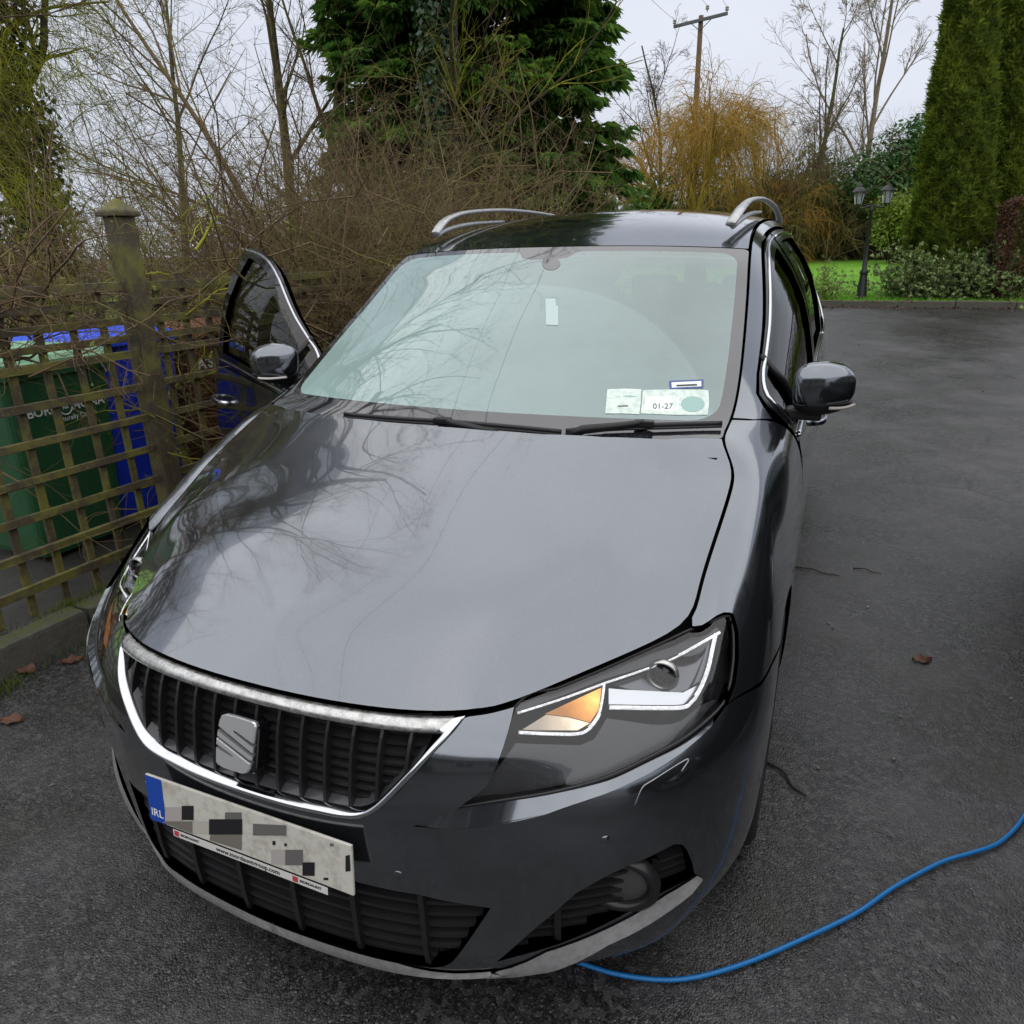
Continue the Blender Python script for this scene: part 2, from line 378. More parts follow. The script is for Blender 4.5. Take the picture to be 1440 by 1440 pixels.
def panel(name, outer, holes=(), f=BS.ev, fn=BS.nrm, material=PAINT, parent=None, du=.25, dv=.25, flange=.016, both=True, side=1, skip=None, lift=0.0):
    """a sheet cut out of a surface by outlines in its u,v plane, with a turned-in edge"""
    bm = bmesh.new(); es = []
    for loop in (outer, *holes):
        vs = [bm.verts.new((p[0], p[1], 0)) for p in loop]
        for k in range(len(vs)): es.append(bm.edges.new((vs[k], vs[(k+1) % len(vs)])))
    bmesh.ops.triangle_fill(bm, edges=es, use_beauty=True, use_dissolve=False)
    a = np.array(outer); lo, hi = a.min(0), a.max(0)
    for ax, st in ((0, du), (1, dv)):
        no = (1, 0, 0) if ax == 0 else (0, 1, 0)
        for k in range(int(lo[ax]/st)-1, int(hi[ax]/st)+2):
            c = k*st
            if lo[ax]+1e-4 < c < hi[ax]-1e-4:
                bmesh.ops.bisect_plane(bm, geom=bm.verts[:]+bm.edges[:]+bm.faces[:], plane_co=(no[0]*c, no[1]*c, 0), plane_no=no, dist=st*.012)
    bmesh.ops.remove_doubles(bm, verts=bm.verts[:], dist=4e-6)
    bm.verts.ensure_lookup_table(); bm.verts.index_update()
    uv = np.array([v.co[:2] for v in bm.verts]); X = f(uv[:, 0], uv[:, 1]); N = fn(uv[:, 0], uv[:, 1])
    F = [[v.index for v in fc.verts] for fc in bm.faces]
    bound = [(e.verts[0].index, e.verts[1].index) for e in bm.edges if len(e.link_faces) == 1]
    bm.free()
    def nf(q): 
        p = X[q]; return np.cross(p[1]-p[0], p[2]-p[0])
    F2 = []
    for q in F:
        c = np.zeros(3)
        for k in range(1, len(q)-1): c += np.cross(X[q[k]]-X[q[0]], X[q[k+1]]-X[q[0]])
        F2.append(q if c@N[q[0]] > 0 else q[::-1])
    X = X + lift*N
    V = [X]; NN = [N]; FF = list(F2); n = len(X)
    if flange:
        idx = {}; fv = []; fnm = []
        pr = {}
        for a_, b_ in bound:
            if abs(X[a_][0]) < 1e-3 and abs(X[b_][0]) < 1e-3: continue
            if skip is not None and skip(uv[a_]) and skip(uv[b_]): continue
            e = X[b_]-X[a_]; nn = np.cross(e, N[a_]); nn /= np.linalg.norm(nn)+1e-12
            base = n+len(fv)
            i0, i1 = X[a_], X[b_]
            fv += [i0, i1, i1-flange*N[b_], i0-flange*N[a_]]; fnm += [nn]*4
            FF.append([base, base+1, base+2, base+3])
        if fv: V.append(np.array(fv)); NN.append(np.array(fnm))
    V = np.concatenate(V); NN = np.concatenate(NN)
    if both:
        m_ = len(V); V = np.concatenate([V, V*[-1, 1, 1]]); NN = np.concatenate([NN, NN*[-1, 1, 1]])
        FF = FF + [[i+m_ for i in q][::-1] for q in FF]
    elif side < 0:
        V = V*[-1, 1, 1]; NN = NN*[-1, 1, 1]; FF = [q[::-1] for q in FF]
    me = bpy.data.meshes.new(name); me.from_pydata([tuple(p) for p in V], [], FF); me.update()
    me.polygons.foreach_set('use_smooth', [True]*len(me.polygons))
    me.normals_split_custom_set_from_vertices([tuple(p) for p in NN])
    return link(name, me, material, parent)

car = empty('car', (0, 0, 0))
tag(car, 'dark grey metallic people carrier with its front door open on the wet drive', 'car')

# ---- outlines read off the photograph (pixels, nearside half)
HL_BOT = [(639, 1134.6), (697, 1126), (777, 1113.5), (852, 1093), (914, 1064), (960, 1039), (997.5, 1009.5), (1020, 984.6)]
HL_OUT = [(1026.5, 961), (1031, 928), (1031, 891), (1025, 866)]
HL_TOP = [(1001, 874), (972, 885), (918, 909.5), (852, 934.5), (785, 957.5), (727, 981)]
LEDGE = [(581, 1162), (631, 1166), (685, 1162.5), (768, 1145), (852, 1116), (914, 1087), (960, 1057.5), (1002, 1020), (1020, 994)]
GR_OUT = [(653, 1010), (640, 1027), (612, 1057), (592, 1080), (571, 1102), (546, 1127), (529, 1141), (514, 1147.5), (500, 1149), (478, 1147), (454, 1142), (420, 1135), (390, 1127)]
CHROME_W = .016
hl_lens = uvs(HL_BOT, G2) + uvs(HL_OUT, G2) + uvs(HL_TOP, G2)
ledge_uv = uvs(LEDGE)
gr_out = uvs(GR_OUT)
FOG = [(697.5, 1353), (745, 1312), (781, 1282.5), (810, 1256), (852, 1232), (885, 1217), (915, 1204), (947.5, 1187), (960, 1188), (966, 1195), (973, 1212), (977, 1230), (935, 1253), (900, 1273), (852, 1299), (785, 1328)]
LOWG_R = [(690, 1277), (679, 1294), (650, 1336), (636, 1353), (625, 1359), (606, 1361), (571, 1354.6), (483, 1331.6), (400, 1302)]
fog_uv = uvs(FOG); lowg_r = uvs(LOWG_R)
def newton(fu, fv, target, ax, f=BS.ev):
    u, v = fu, fv
    for _ in range(8):
        X = f(np.array([u]), np.array([v]))[0]; r = np.array(target)-X[ax]
        if np.abs(r).max() < 2e-5: break
        e = 1e-3; Ju = (f(np.array([u+e]), np.array([v]))[0]-X)[ax]/e; Jv = (f(np.array([u]), np.array([v+e]))[0]-X)[ax]/e
        J = np.stack([Ju, Jv], 1)
        try: d = np.linalg.solve(J, r)
        except Exception: break
        d = np.clip(d, -.4, .4); u = min(max(u+d[0], 0), NC-1); v = min(max(v+d[1], 0), VT)
    return (u, v)
def uvxz(x, z):
    k = np.argmin((G0.X[..., 0]-x)**2+(G0.X[..., 2]-z)**2+(G0.X[..., 1] > 1.0)*9); return newton(G0.U.ravel()[k], G0.V.ravel()[k], (x, z), [0, 2])
def uvyz(y, z):
    k = np.argmin((G0.X[..., 1]-y)**2+(G0.X[..., 2]-z)**2+(G0.U < 9)*9); return newton(G0.U.ravel()[k], G0.V.ravel()[k], (y, z), [1, 2])
def B1(u, v): return BS.ev(np.array([u]), np.array([v]))[0]
def N1(u, v): return BS.nrm(np.array([u]), np.array([v]))[0]

WZ, WR, WYF, WYR = .335, .372, .95, 3.87
def arch(yc, a0, a1, n=14): return [uvyz(yc-WR*math.cos(a), WZ+WR*math.sin(a)) for a in np.radians(np.linspace(a0, a1, n))]
joint = [uvyz(.56, .678), uvyz(.66, .678)]
arc_f1 = arch(WYF, -14, 61, 9); arc_f2 = arch(WYF, 61, 194, 15)
# ---- bumper
hl_in_bot, hl_in_top = hl_lens[0], hl_lens[-1]
low_half = [(0, uvxz(0, .193)[1])] + lowg_r[::-1][1:] + [uvxz(.36, .395), uvxz(.18, .405), (0, uvxz(0, .405)[1])]
bump = [(0, .30), (2, .30), (4, .30), (6, .30), (8, .32), (10, .4)] + arc_f1 + [arc_f2[0]] + joint[::-1] + ledge_uv[::-1] + [hl_in_bot, (4.55, 5.2), (hl_in_top[0]-.12, 6.8), (4.9, 6.93), (4.4, 6.93), (3.95, 6.93)] + [(u, v) for u, v in gr_out] + [(0, gr_out[-1][1])]
# lower grille opening meets the middle, so it belongs to the outline
bump = [(0, .30)] + bump[1:] + low_half[::-1][0:0]
k0 = low_half[0]; 
bump = bump + low_half[::-1]
bumper = panel('front_bumper', bump, [fog_uv], parent=car, material=PAINT, du=.25, dv=.2, flange=.03)
tag(bumper, 'dark grey front bumper with low dirty lip')
# ledge between the bumper and the lamp glass
def strip(name, A, B, material, parent, both=True, n=40, side=1):
    A = spline(A, n); B = spline(B, n); V = np.concatenate([A, B]); F = [(k, k+1, n+k+1, n+k) for k in range(n-1)]
    if both: V2 = V*[-1, 1, 1]; F = F + [tuple(i+2*n for i in q) for q in F]; V = np.concatenate([V, V2])
    elif side < 0: V = V*[-1, 1, 1]
    bm = bmesh.new(); vs = [bm.verts.new(p) for p in V]
    for q in F: bm.faces.new([vs[i] for i in q])
    o = bmobj(name, bm, material, parent, True); return o
lens_f = offs(.014)
def L1(uv): return lens_f(np.array([uv[0]]), np.array([uv[1]]))[0]
for s in (1, -1): strip('bumper_ledge', [B1(*p) for p in ledge_uv], [B1(*lerp(ledge_uv[0], hl_lens[0], .5))]+[L1(p)+np.array([0, 0, -.004]) for p in hl_lens[:8]], PAINT, bumper, False, 40, s)
# ---- front wings
wing_out = [hl_lens[7]] + hl_lens[8:14] + [(8.25, 6.97)] + [(u, 6.97) for u in np.arange(8.6, 15.01, .4)] + [(15.05, 6.6), (15.25, 6.0), (15.42, 5.3), (15.5, 4.5), (15.5, 2.0), (15.48, .7), (15.2, .45)] + [arc_f2[k] for k in range(len(arc_f2)-1, 0, -1)] + [(arc_f2[0][0]+.05, arc_f2[0][1]+.04)] + [(u, v+.045) for u, v in joint[::-1]]
wing_out[0] = tuple(lerp(hl_lens[7], ledge_uv[-1], .5))
for s in (1, -1):
    w = panel('front_wing', wing_out, parent=car, both=False, side=s, du=.25, dv=.2, flange=.03)
# ---- bonnet: a height field through the edge curve and a centre line
tu = np.concatenate([np.linspace(0, 4.2, 15), np.linspace(4.4, 14.0, 34)])
edge = BS.ev(tu, np.full_like(tu, VT))
rear = [(.60, .955, 1.088), (.45, .905, 1.094), (.30, .876, 1.096), (.15, .862, 1.097), (0, .858, 1.098)]
edge_n = np.gradient(edge[:, :2], axis=0); edge_n /= np.linalg.norm(edge_n, axis=1)[:, None]
inw = np.stack([-edge_n[:, 1], edge_n[:, 0]], 1)
gapw = np.where(tu < 4.3, .001, .0058)
eb = edge.copy(); eb[:, :2] += inw*gapw[:, None]; eb[0, 0] = 0; eb[:, 2] += .004
eb[tu < 4.3, 2] += .004
pts = [tuple(p) for p in eb] + rear
pts += [(0, y, z) for y, z in ((.14, .842), (.26, .895), (.42, .952), (.60, 1.012), (.75, 1.062))]
pts += [(.40, y, z) for y, z in ((.30, .872), (.5, .945), (.72, 1.025))] + [(.62, y, z) for y, z in ((.50, .890), (.70, .972), (.86, 1.035))]
pts = np.array([p for p in pts] + [(-p[0], p[1], p[2]) for p in pts if p[0] > 1e-3])
def tps(P, lam=2e-5):
    n = len(P); d = np.linalg.norm(P[:, None, :2]-P[None, :, :2], axis=2); K = np.where(d > 0, d*d*np.log(d+1e-12), 0)+lam*np.eye(n)
    A = np.zeros((n+3, n+3)); A[:n, :n] = K; A[:n, n] = 1; A[:n, n+1:] = P[:, :2]; A[n:, :n] = A[:n, n:].T
    w = np.linalg.solve(A, np.concatenate([P[:, 2], np.zeros(3)]))
    def f(x, y):
        x = np.asarray(x, float); y = np.asarray(y, float)
        d = np.hypot(x[..., None]-P[:, 0], y[..., None]-P[:, 1]); return (np.where(d > 0, d*d*np.log(d+1e-12), 0)@w[:n]) + w[n]+w[n+1]*x+w[n+2]*y
    return f
Hz = tps(pts)
def crease(x, y):
    ax = np.abs(x); line = .43 + (y-.16)*(.64-.43)/(.98-.16); d = ax-line
    w_ = .005; return -.10*.5*(d+np.sqrt(d*d+w_*w_)) 
def Hs(x, y):
    z = Hz(x, y)+crease(x, y)
    return np.stack([np.asarray(x, float), np.asarray(y, float), z], -1)
pts2 = pts.copy(); pts2[:, 2] -= crease(pts[:, 0], pts[:, 1]); Hz = tps(pts2)
def Hn(x, y):
    e = .006; a = Hs(x+e, y)-Hs(x-e, y); b = Hs(x, y+e)-Hs(x, y-e); n = np.cross(a, b); return n/np.linalg.norm(n, axis=-1)[..., None]
bon_out = [(p[0], p[1]) for p in eb] + [(r[0], r[1]) for r in rear]
bonnet = panel('bonnet', bon_out, f=Hs, fn=Hn, parent=car, du=.03, dv=.03, flange=.022)

# ---- inner dark body so that gaps look into darkness
def shell(name, f, u0, u1, v0, v1, du, dv, material, parent, both=True):
    us = np.arange(u0, u1+1e-6, du); vs = np.arange(v0, v1+1e-6, dv); U, V = np.meshgrid(us, vs); X = f(U, V); n, m = len(us), len(vs)
    P = X.reshape(-1, 3); Q = [(j*n+i, j*n+i+1, (j+1)*n+i+1, (j+1)*n+i) for j in range(m-1) for i in range(n-1)]
    if both: Q = Q+[tuple(k+len(P) for k in q[::-1]) for q in Q]; P = np.concatenate([P, P*[-1, 1, 1]])
    return nmesh(name, P, quads=Q, mat=material, parent=parent, smooth=True)
shell('inner_nose', lambda u, v: BS.ev(u, v)*np.array([.90, 1, 1])+np.array([0, .105, 0]), 0, 11.0, .9, 6.5, .5, .4, M_DARK, car)
V_ = [(-.66, .42, .70), (.66, .42, .70), (.70, 1.0, .93), (-.70, 1.0, .93), (-.40, .17, .69), (.40, .17, .69)]
mesh('engine_bay_floor', V_, [(4, 5, 1, 0), (0, 1, 2, 3)], M_DARK, car)
# ---- windscreen
def curve_fn(P):
    P = np.asarray(P, float); L = np.concatenate([[0], np.cumsum(np.linalg.norm(np.diff(P, axis=0), axis=1))]); L /= L[-1]
    return lambda t: np.stack([np.interp(t, L, P[:, k]) for k in range(3)], -1)
us_ = np.linspace(14.05, 19.0, 61); ws_edge = curve_fn(spline(BS.ev(us_, np.full_like(us_, VT))[::6], 200))
ws_mid = curve_fn(spline([(0, .880, 1.068), (0, 1.10, 1.205), (0, 1.36, 1.357), (0, 1.58, 1.473), (0, 1.745, 1.556)], 200))
def Ws(s, t):
    s = np.asarray(s, float); t = np.asarray(t, float); E = ws_edge(t); C = ws_mid(t); a = np.abs(s)[..., None]
    X = C + (E-C)*np.concatenate([a, a**2.1, a**(2.1+.4*t[..., None])], -1); X[..., 0] = s*E[..., 0]; return X
def mknrm(f, e=.004, flip=1):
    def g(a, b):
        a = np.asarray(a, float); b = np.asarray(b, float)
        n = flip*np.cross(f(a+e, b)-f(a-e, b), f(a, np.clip(b+e, 0, 1))-f(a, np.clip(b-e, 0, 1))); return n/(np.linalg.norm(n, axis=-1)[..., None]+1e-12)
    return g
Wn = mknrm(Ws)
def rrect(x0, x1, y0, y1, rx, ry, n=6, half=True):
    """right half of a rounded rectangle in the s,t plane"""
    o = [(0, y0)]
    o += [(x1-rx+rx*math.sin(a), y0+ry-ry*math.cos(a)) for a in np.linspace(0, math.pi/2, n)]
    o += [(x1-rx+rx*math.cos(a), y1-ry+ry*math.sin(a)) for a in np.linspace(0, math.pi/2, n)]
    return o + [(0, y1)]
frit_in = rrect(0, .948, .105, .962, .09, .075)
frit_out = rrect(0, .995, 0.0, .997, .03, .02)
sx = .085
frit_in = frit_in[:-1] + [(.17, .962), (.12, .915), (.06, .905), (0, .905)]
def fog_fac(t):
    v = t.coord('Object')
    sep = t.node('ShaderNodeSeparateXYZ'); t.l.new(v, sep.inputs[0])
    n1 = t.noise(v, 2.2, 5, .6); n2 = t.noise(v, 14, 5, .65)
    e = t.math('ABSOLUTE', sep.outputs[0]); left = t.math('MULTIPLY', sep.outputs[0], -.24)
    def arc(cx, cy, cz, r0):
        d = t.node('ShaderNodeVectorMath', operation='DISTANCE'); d.inputs[1].default_value = (cx, cy, cz); t.l.new(v, d.inputs[0])
        return t.ramp(t.math('SUBTRACT', d.outputs['Value'], r0), [(0.0, 1), (.012, 0)])
    a1 = arc(.02, .90, 1.08, .70)
    f = t.math('ADD', t.math('MULTIPLY', n1, .22), t.math('MULTIPLY', n2, .06))
    f = t.math('ADD', f, t.math('MULTIPLY', a1, .08)); f = t.math('ADD', f, left)
    f = t.math('ADD', f, t.math('MULTIPLY', t.ramp(e, [(.52, 0), (.72, 1)]), .12))
    t.arc = a1
    return t.math('ADD', f, .28)
M_WS, _t = glass_mat('misted_windscreen', (.60, .72, .69), 2.15, fog_fac, (.40, .565, .545))
_v = _t.coord('Object'); _b = _t.node('ShaderNodeBump'); _b.inputs['Strength'].default_value = .55; _b.inputs['Distance'].default_value = .0012
_t.l.new(_t.math('MULTIPLY', _t.ramp(_t.voro(_v, 150), [(.07, 1), (.20, 0)]), _t.math('MULTIPLY', _t.arc, _t.ramp(_t.noise(_v, 30, 3), [(.45, 0), (.6, 1)]))), _b.inputs['Height'])
_t.l.new(_b.outputs[0], _t.gl.inputs['Normal'])
M_FRIT = mat('black_glass_border', (.012, .012, .014), .03, spec=.9, ior=1.7)
_f = NT(M_FRIT); _v = _f.coord('Object'); _f.bump(_f.math('MULTIPLY', _f.ramp(_f.voro(_v, 190), [(.08, 1), (.22, 0)]), _f.ramp(_f.noise(_v, 9, 3), [(.5, 0), (.6, 1)])), .4, .0015)
windscreen = panel('windscreen', frit_in, f=Ws, fn=Wn, material=M_WS, parent=car, du=.06, dv=.05, flange=0)
tag(windscreen, 'misted green tinted windscreen dotted with rain')
panel('black_border', frit_out[:-1]+[frit_out[-1]]+frit_in[::-1], f=Ws, fn=Wn, material=M_FRIT, parent=windscreen, du=.06, dv=.05, flange=0)
class GridW(Grid):
    def __init__(s, f, d=0.0):
        s.us = np.linspace(-1, 1, 81); s.vs = np.linspace(0, 1, 81); U, V = np.meshgrid(s.us, s.vs); s.X = f(U, V)+d*mknrm(f)(U, V); s.U, s.V = U, V
        a = s.X[:-1, :-1].reshape(-1, 3); b = s.X[:-1, 1:].reshape(-1, 3); c = s.X[1:, 1:].reshape(-1, 3); d_ = s.X[1:, :-1].reshape(-1, 3)
        s.A = np.concatenate([a, a]); s.B = np.concatenate([b, c]); s.C = np.concatenate([c, d_])
        q = lambda Z: (Z[:-1, :-1].ravel(), Z[:-1, 1:].ravel(), Z[1:, 1:].ravel(), Z[1:, :-1].ravel())
        ua, ub, uc, ud = q(U); va, vb, vc, vd = q(V)
        s.uv = [np.stack([np.concatenate([ua, ua]), np.concatenate([va, va])], 1), np.stack([np.concatenate([ub, uc]), np.concatenate([vb, vc])], 1), np.stack([np.concatenate([uc, ud]), np.concatenate([vc, vd])], 1)]
GW = GridW(Ws)
def W1(p, d=0.0):
    a, b = GW.hit(p); X = Ws(np.array([a]), np.array([b]))[0]; return X + d*Wn(np.array([a]), np.array([b]))[0]
# ---- roof
ur_ = np.linspace(19.0, 24.0, 61); rf_edge = curve_fn(spline(BS.ev(ur_, np.full_like(ur_, VT))[::6], 200))
rf_mid = curve_fn(spline([(0, 1.745, 1.556), (0, 2.0, 1.632), (0, 2.3, 1.684), (0, 2.6, 1.707), (0, 3.0, 1.720), (0, 3.6, 1.715), (0, 4.2, 1.670), (0, 4.53, 1.602)], 200))
def Rs(s, t):
    s = np.asarray(s, float); t = np.asarray(t, float); E = rf_edge(t); C = rf_mid(t); a = np.abs(s)[..., None]
    X = C + (E-C)*np.concatenate([a, a**2.1, a**2.5], -1); X[..., 0] = s*E[..., 0]; return X
Rn = mknrm(Rs)
panel('roof', [(0, .0012), (.5, .0012), (.992, .002), (.992, .5), (.992, .97), (.9, .995), (0, .995)], f=Rs, fn=Rn, parent=car, du=.08, dv=.03, flange=.02)
shell_roof = panel('roof_lining', [(0, .0), (.99, .0), (.99, 1), (0, 1)], f=lambda a, b: Rs(a, b)-np.array([0, 0, .035]), fn=lambda a, b: -Rn(a, b), material=mat('lining', (.35, .34, .32), .9), parent=car, du=.25, dv=.1, flange=0)
for s in (1, -1):
    pr = spline([(.585, 1.955, 1.618), (.594, 2.02, 1.650), (.602, 2.11, 1.680), (.607, 2.31, 1.711), (.608, 2.75, 1.735), (.604, 3.3, 1.733), (.596, 3.75, 1.709), (.586, 4.02, 1.676), (.58, 4.12, 1.64)], 44)*[s, 1, 1]
    w_ = np.interp(np.linspace(0, 1, 44), [0, .03, .12, .85, .97, 1], [.010, .011, .0085, .0085, .011, .008])
    rr = tubeobj('roof_rail', pr, w_, M_SATIN, car, 12, flat=1.9)
    for vv in rr.data.vertices: pass
    tubeobj('rail_foot', spline([(.590*s, 1.975, 1.612), (.602*s, 2.12, 1.640), (.607*s, 2.35, 1.664), (.607*s, 2.7, 1.682)], 20), np.linspace(.011, .006, 20), M_SATIN, rr, 8)
# ---- sides
dlo_b = 5.30
vo = lambda u: float(np.interp(u, [16, 17.5, 19.6], [6.58, 6.63, 6.80]))
dlo_t = 6.63
def strip_path(u0, u1, v, n, d=None): return [(u, v if d is None else vo(u)+d) for u in np.linspace(u0, u1, n)]
fr_out = [(15.55, 5.12)] + strip_path(16, 19.42, 5.12, 8) + [(19.78, 5.9), (20.12, 6.80)] + strip_path(19.6, 16.4, 0, 9, 0) + [(15.9, 6.50), (15.62, 6.2), (15.5, 5.7)]
fr_in = [(15.9, dlo_b)] + strip_path(16.3, 19.30, dlo_b, 8) + [(19.62, 5.9), (19.88, dlo_t)] + strip_path(19.4, 16.5, 0, 9, -.17) + [(16.15, 6.30), (15.92, 5.9)]
rr_out = [(19.50, 5.12)] + strip_path(20, 21.62, 5.12, 6) + [(21.65, 6.80)] + strip_path(21.2, 20.2, 6.80, 5) + [(19.86, 5.9)]
rr_in = [(19.72, dlo_b)] + strip_path(20, 21.5, dlo_b, 6) + [(21.5, dlo_t)] + strip_path(21.2, 20.35, dlo_t, 5) + [(20.04, 5.9)]
qg = [(21.72, dlo_b-.1)] + strip_path(22, 23.1, dlo_b-.1, 6) + [(23.35, 5.6), (23.3, 6.45), (23.0, 6.66)] + strip_path(22.7, 21.72, 6.72, 5)
M_CABIN = mat('cabin_dark', (.02, .02, .021), .8)
hinge = np.array([.915, 1.36, .8]); OPEN = math.radians(60)
doors = {}
for s in (1, -1):
    skin = [(15.58, .62), (17, .6), (19.4, .6), (19.5, .8), (19.5, 5.10)] + strip_path(19, 15.7, 5.10, 9) + [(15.53, 4.4), (15.56, 2.0)]
    d = panel('front_door', skin, parent=car, both=False, side=s, du=.3, dv=.3, flange=.03); doors[s] = d
    panel('window_frame', fr_out, [fr_in], material=M_BLACKG, parent=d, both=False, side=s, du=.3, dv=.3, flange=.035, lift=.001)
    panel('window_glass', [tuple(p) for p in fr_in], f=offs(.012), material=M_SIDEGLASS, parent=d, both=False, side=s, du=.3, dv=.3, flange=0)
    tr = [(15.72, 5.45), (15.74, 5.85), (15.86, 6.25), (16.15, 6.45)] + strip_path(16.5, 20.10, 0, 18, -.06)
    tubeobj('window_trim', spline([(B1(*p)+.004*N1(*p))*[s, 1, 1] for p in tr], 50), .0062, M_CHROME, d, 6)
    tubeobj('waist_trim', spline([(B1(*p)+.004*N1(*p))*[s, 1, 1] for p in strip_path(15.66, 19.45, 5.2, 14)], 30), .0062, M_CHROME, d, 6)
    q = np.array([B1(16.42, dlo_b), B1(16.62, 6.0), B1(16.85, dlo_t)])*[s, 1, 1]
    tubeobj('quarter_bar', q, .012, M_BLACK, d, 6)
    hp = spline([(B1(u, v)+h*N1(u, v))*[s, 1, 1] for u, v, h in ((18.75, 4.45, .0), (18.8, 4.46, .035), (19.05, 4.48, .045), (19.3, 4.5, .035), (19.35, 4.5, 0))], 14)
    tubeobj('handle', hp, .013, M_CHROME if s < 0 else PAINT, d, 8, flat=.7)
    inn = [(15.75, .8), (19.3, .8), (19.3, 5.05), (15.75, 5.05)]
    panel('door_trim', inn, f=offs(.09), fn=lambda u, v: -BS.nrm(u, v), material=M_CABIN, parent=d, both=False, side=s, du=.5, dv=.5, flange=0)
    rskin = [(19.55, .6), (21.0, .6), (21.3, .9)] + [(21.5, 3.2), (21.6, 4.5), (21.62, 5.10)] + strip_path(21.2, 19.55, 5.10, 6)
    rd = panel('rear_door', rskin, parent=car, both=False, side=s, du=.3, dv=.3, flange=.03)
    panel('window_frame', rr_out, [rr_in], material=M_BLACKG, parent=rd, both=False, side=s, du=.3, dv=.3, flange=.03, lift=.001)
    panel('window_glass', rr_in, f=offs(.012), material=M_SIDEGLASS, parent=rd, both=False, side=s, du=.3, dv=.3, flange=0)
    tubeobj('window_trim', spline([(B1(*p)+.004*N1(*p))*[s, 1, 1] for p in strip_path(20.18, 21.65, 6.73, 10)], 24), .0062, M_CHROME, rd, 6)
    tubeobj('waist_trim', spline([(B1(*p)+.004*N1(*p))*[s, 1, 1] for p in strip_path(19.52, 21.65, 5.2, 10)], 24), .0062, M_CHROME, rd, 6)
    arc_r = [uvyz(WYR-WR*math.cos(a), WZ+WR*math.sin(a)) for a in np.radians(np.linspace(-12, 192, 22))]
    quarter = [(21.35, .6)] + arc_r + [(24.3, .6), (24.6, 1.2), (24.6, 6.9)] + strip_path(24.2, 21.4, 6.97, 8) + [(21.68, 6.82), (21.68, 5.1), (21.65, 4.5), (21.55, 3.2), (21.36, .9)]
    qp = panel('rear_wing', quarter, [qg], parent=car, both=False, side=s, du=.3, dv=.3, flange=.03)
    panel('quarter_glass', qg, f=offs(.008), material=M_SIDEGLASS, parent=qp, both=False, side=s, du=.3, dv=.3, flange=0)
    tubeobj('quarter_trim', spline([(B1(*p)+.004*N1(*p))*[s, 1, 1] for p in [(21.7, 6.73), (22.4, 6.75), (22.95, 6.68), (23.28, 6.45), (23.36, 5.7), (23.2, 5.3), (22.6, 5.2), (21.7, 5.2)]], 40), .0062, M_CHROME, qp, 6)
    cant = [(15.08, 6.97)] + strip_path(15.5, 21.3, 6.97, 20) + [(21.62, 6.86)] + strip_path(21.2, 16.4, 0, 16, .06) + [(15.9, 6.58), (15.6, 6.35), (15.32, 6.05), (15.12, 6.5)]
    pl = panel('pillar_rail', cant, parent=car, both=False, side=s, du=.3, dv=.15, flange=.02)
    panel('middle_pillar', [(19.3, 1.0), (19.75, 1.0), (19.7, 5.1), (20.36, 6.86), (20.0, 6.86), (19.3, 5.1)], f=offs(.03), material=M_BLACK, parent=car, both=False, side=s, du=.3, dv=.4, flange=.04)
    panel('sill', [(15.3, .1), (21.6, .1), (21.6, .58), (15.3, .58)], f=offs(.006), material=M_BLACK, parent=car, both=False, side=s, du=.5, dv=.3, flange=.05)
    # mirror: body-coloured shell over a black foot
    mc = np.array([.952, 1.405, 1.166])
    def blob(c, h, p, zlo=-1.0, zhi=1.0, nu=28, nv=16, taper=0.0):
        V = []; F = []
        for j in range(nv+1):
            zz = zlo+(zhi-zlo)*j/nv; ph = math.asin(max(-1, min(1, zz)))
            for i in range(nu):
                a = 2*math.pi*i/nu; cx, sx_ = math.cos(a), math.sin(a)
                r = max(0, math.cos(ph))**(2/p)
                e = lambda q, w: math.copysign(abs(q)**(2/w), q)
                X = e(cx, p)*r; Y = e(sx_, p)*r; Z = e(math.sin(ph), p)
                Y = Y*(1-.25*max(0, X)); Z = Z*(1-taper*max(0, X)**2) if Z > 0 else Z*(1-.2*max(0, X))
                V.append((c[0]+h[0]*X, c[1]+h[1]*Y+.02*X, c[2]+h[2]*Z))
        for j in range(nv):
            for i in range(nu): F.append((j*nu+i, j*nu+(i+1) % nu, (j+1)*nu+(i+1) % nu, (j+1)*nu+i))
        F.append(tuple(range(nu))[::-1]); F.append(tuple(nv*nu+i for i in range(nu)))
        return np.array(V)*[s, 1, 1], F
    V, F = blob(mc, (.083, .062, .070), 2.9, -.62, 1, taper=.30); mir = mesh('mirror_shell', V, F, PAINT, d, True)
    V, F = blob(mc+[0, .004, -.012], (.084, .060, .070), 2.9, -1, -.36); mesh('mirror_base', V, F, M_BLACK, d, True)
    bm = bmesh.new(); box(bm, (s*.905, 1.415, 1.083), (.10, .055, .034), bevel=.008); bmobj('mirror_arm', bm, M_BLACK, d)
    sg = spline([(s*(mc[0]+a), mc[1]+b, mc[2]+c) for a, b, c in ((.02, -.055, -.053), (.05, -.042, -.053), (.07, -.024, -.051), (.084, -.004, -.048))] if s > 0 else [(s*(mc[0]+a), mc[1]+b, mc[2]+c) for a, b, c in ((-.02, -.060, -.053), (.03, -.052, -.053), (.06, -.036, -.052), (.075, -.020, -.050))], 12)
    tubeobj('mirror_indicator', sg, .005, mat('indicator_strip%d' % s, (.30, .28, .26) if s > 0 else (.5, .48, .46), .25), d, 6)
    V, F = lathe([(0, 0), (.06, .0)], 20, 'y'); 
    g = mesh('mirror_glass', [(s*(mc[0]+x*1.15), mc[1]+.058, mc[2]+z*.95) for x, y, z in V[1::2]], [tuple(range(20))], mat('mirror_silver%d' % s, (.8, .82, .84), .02, 1.0), d)
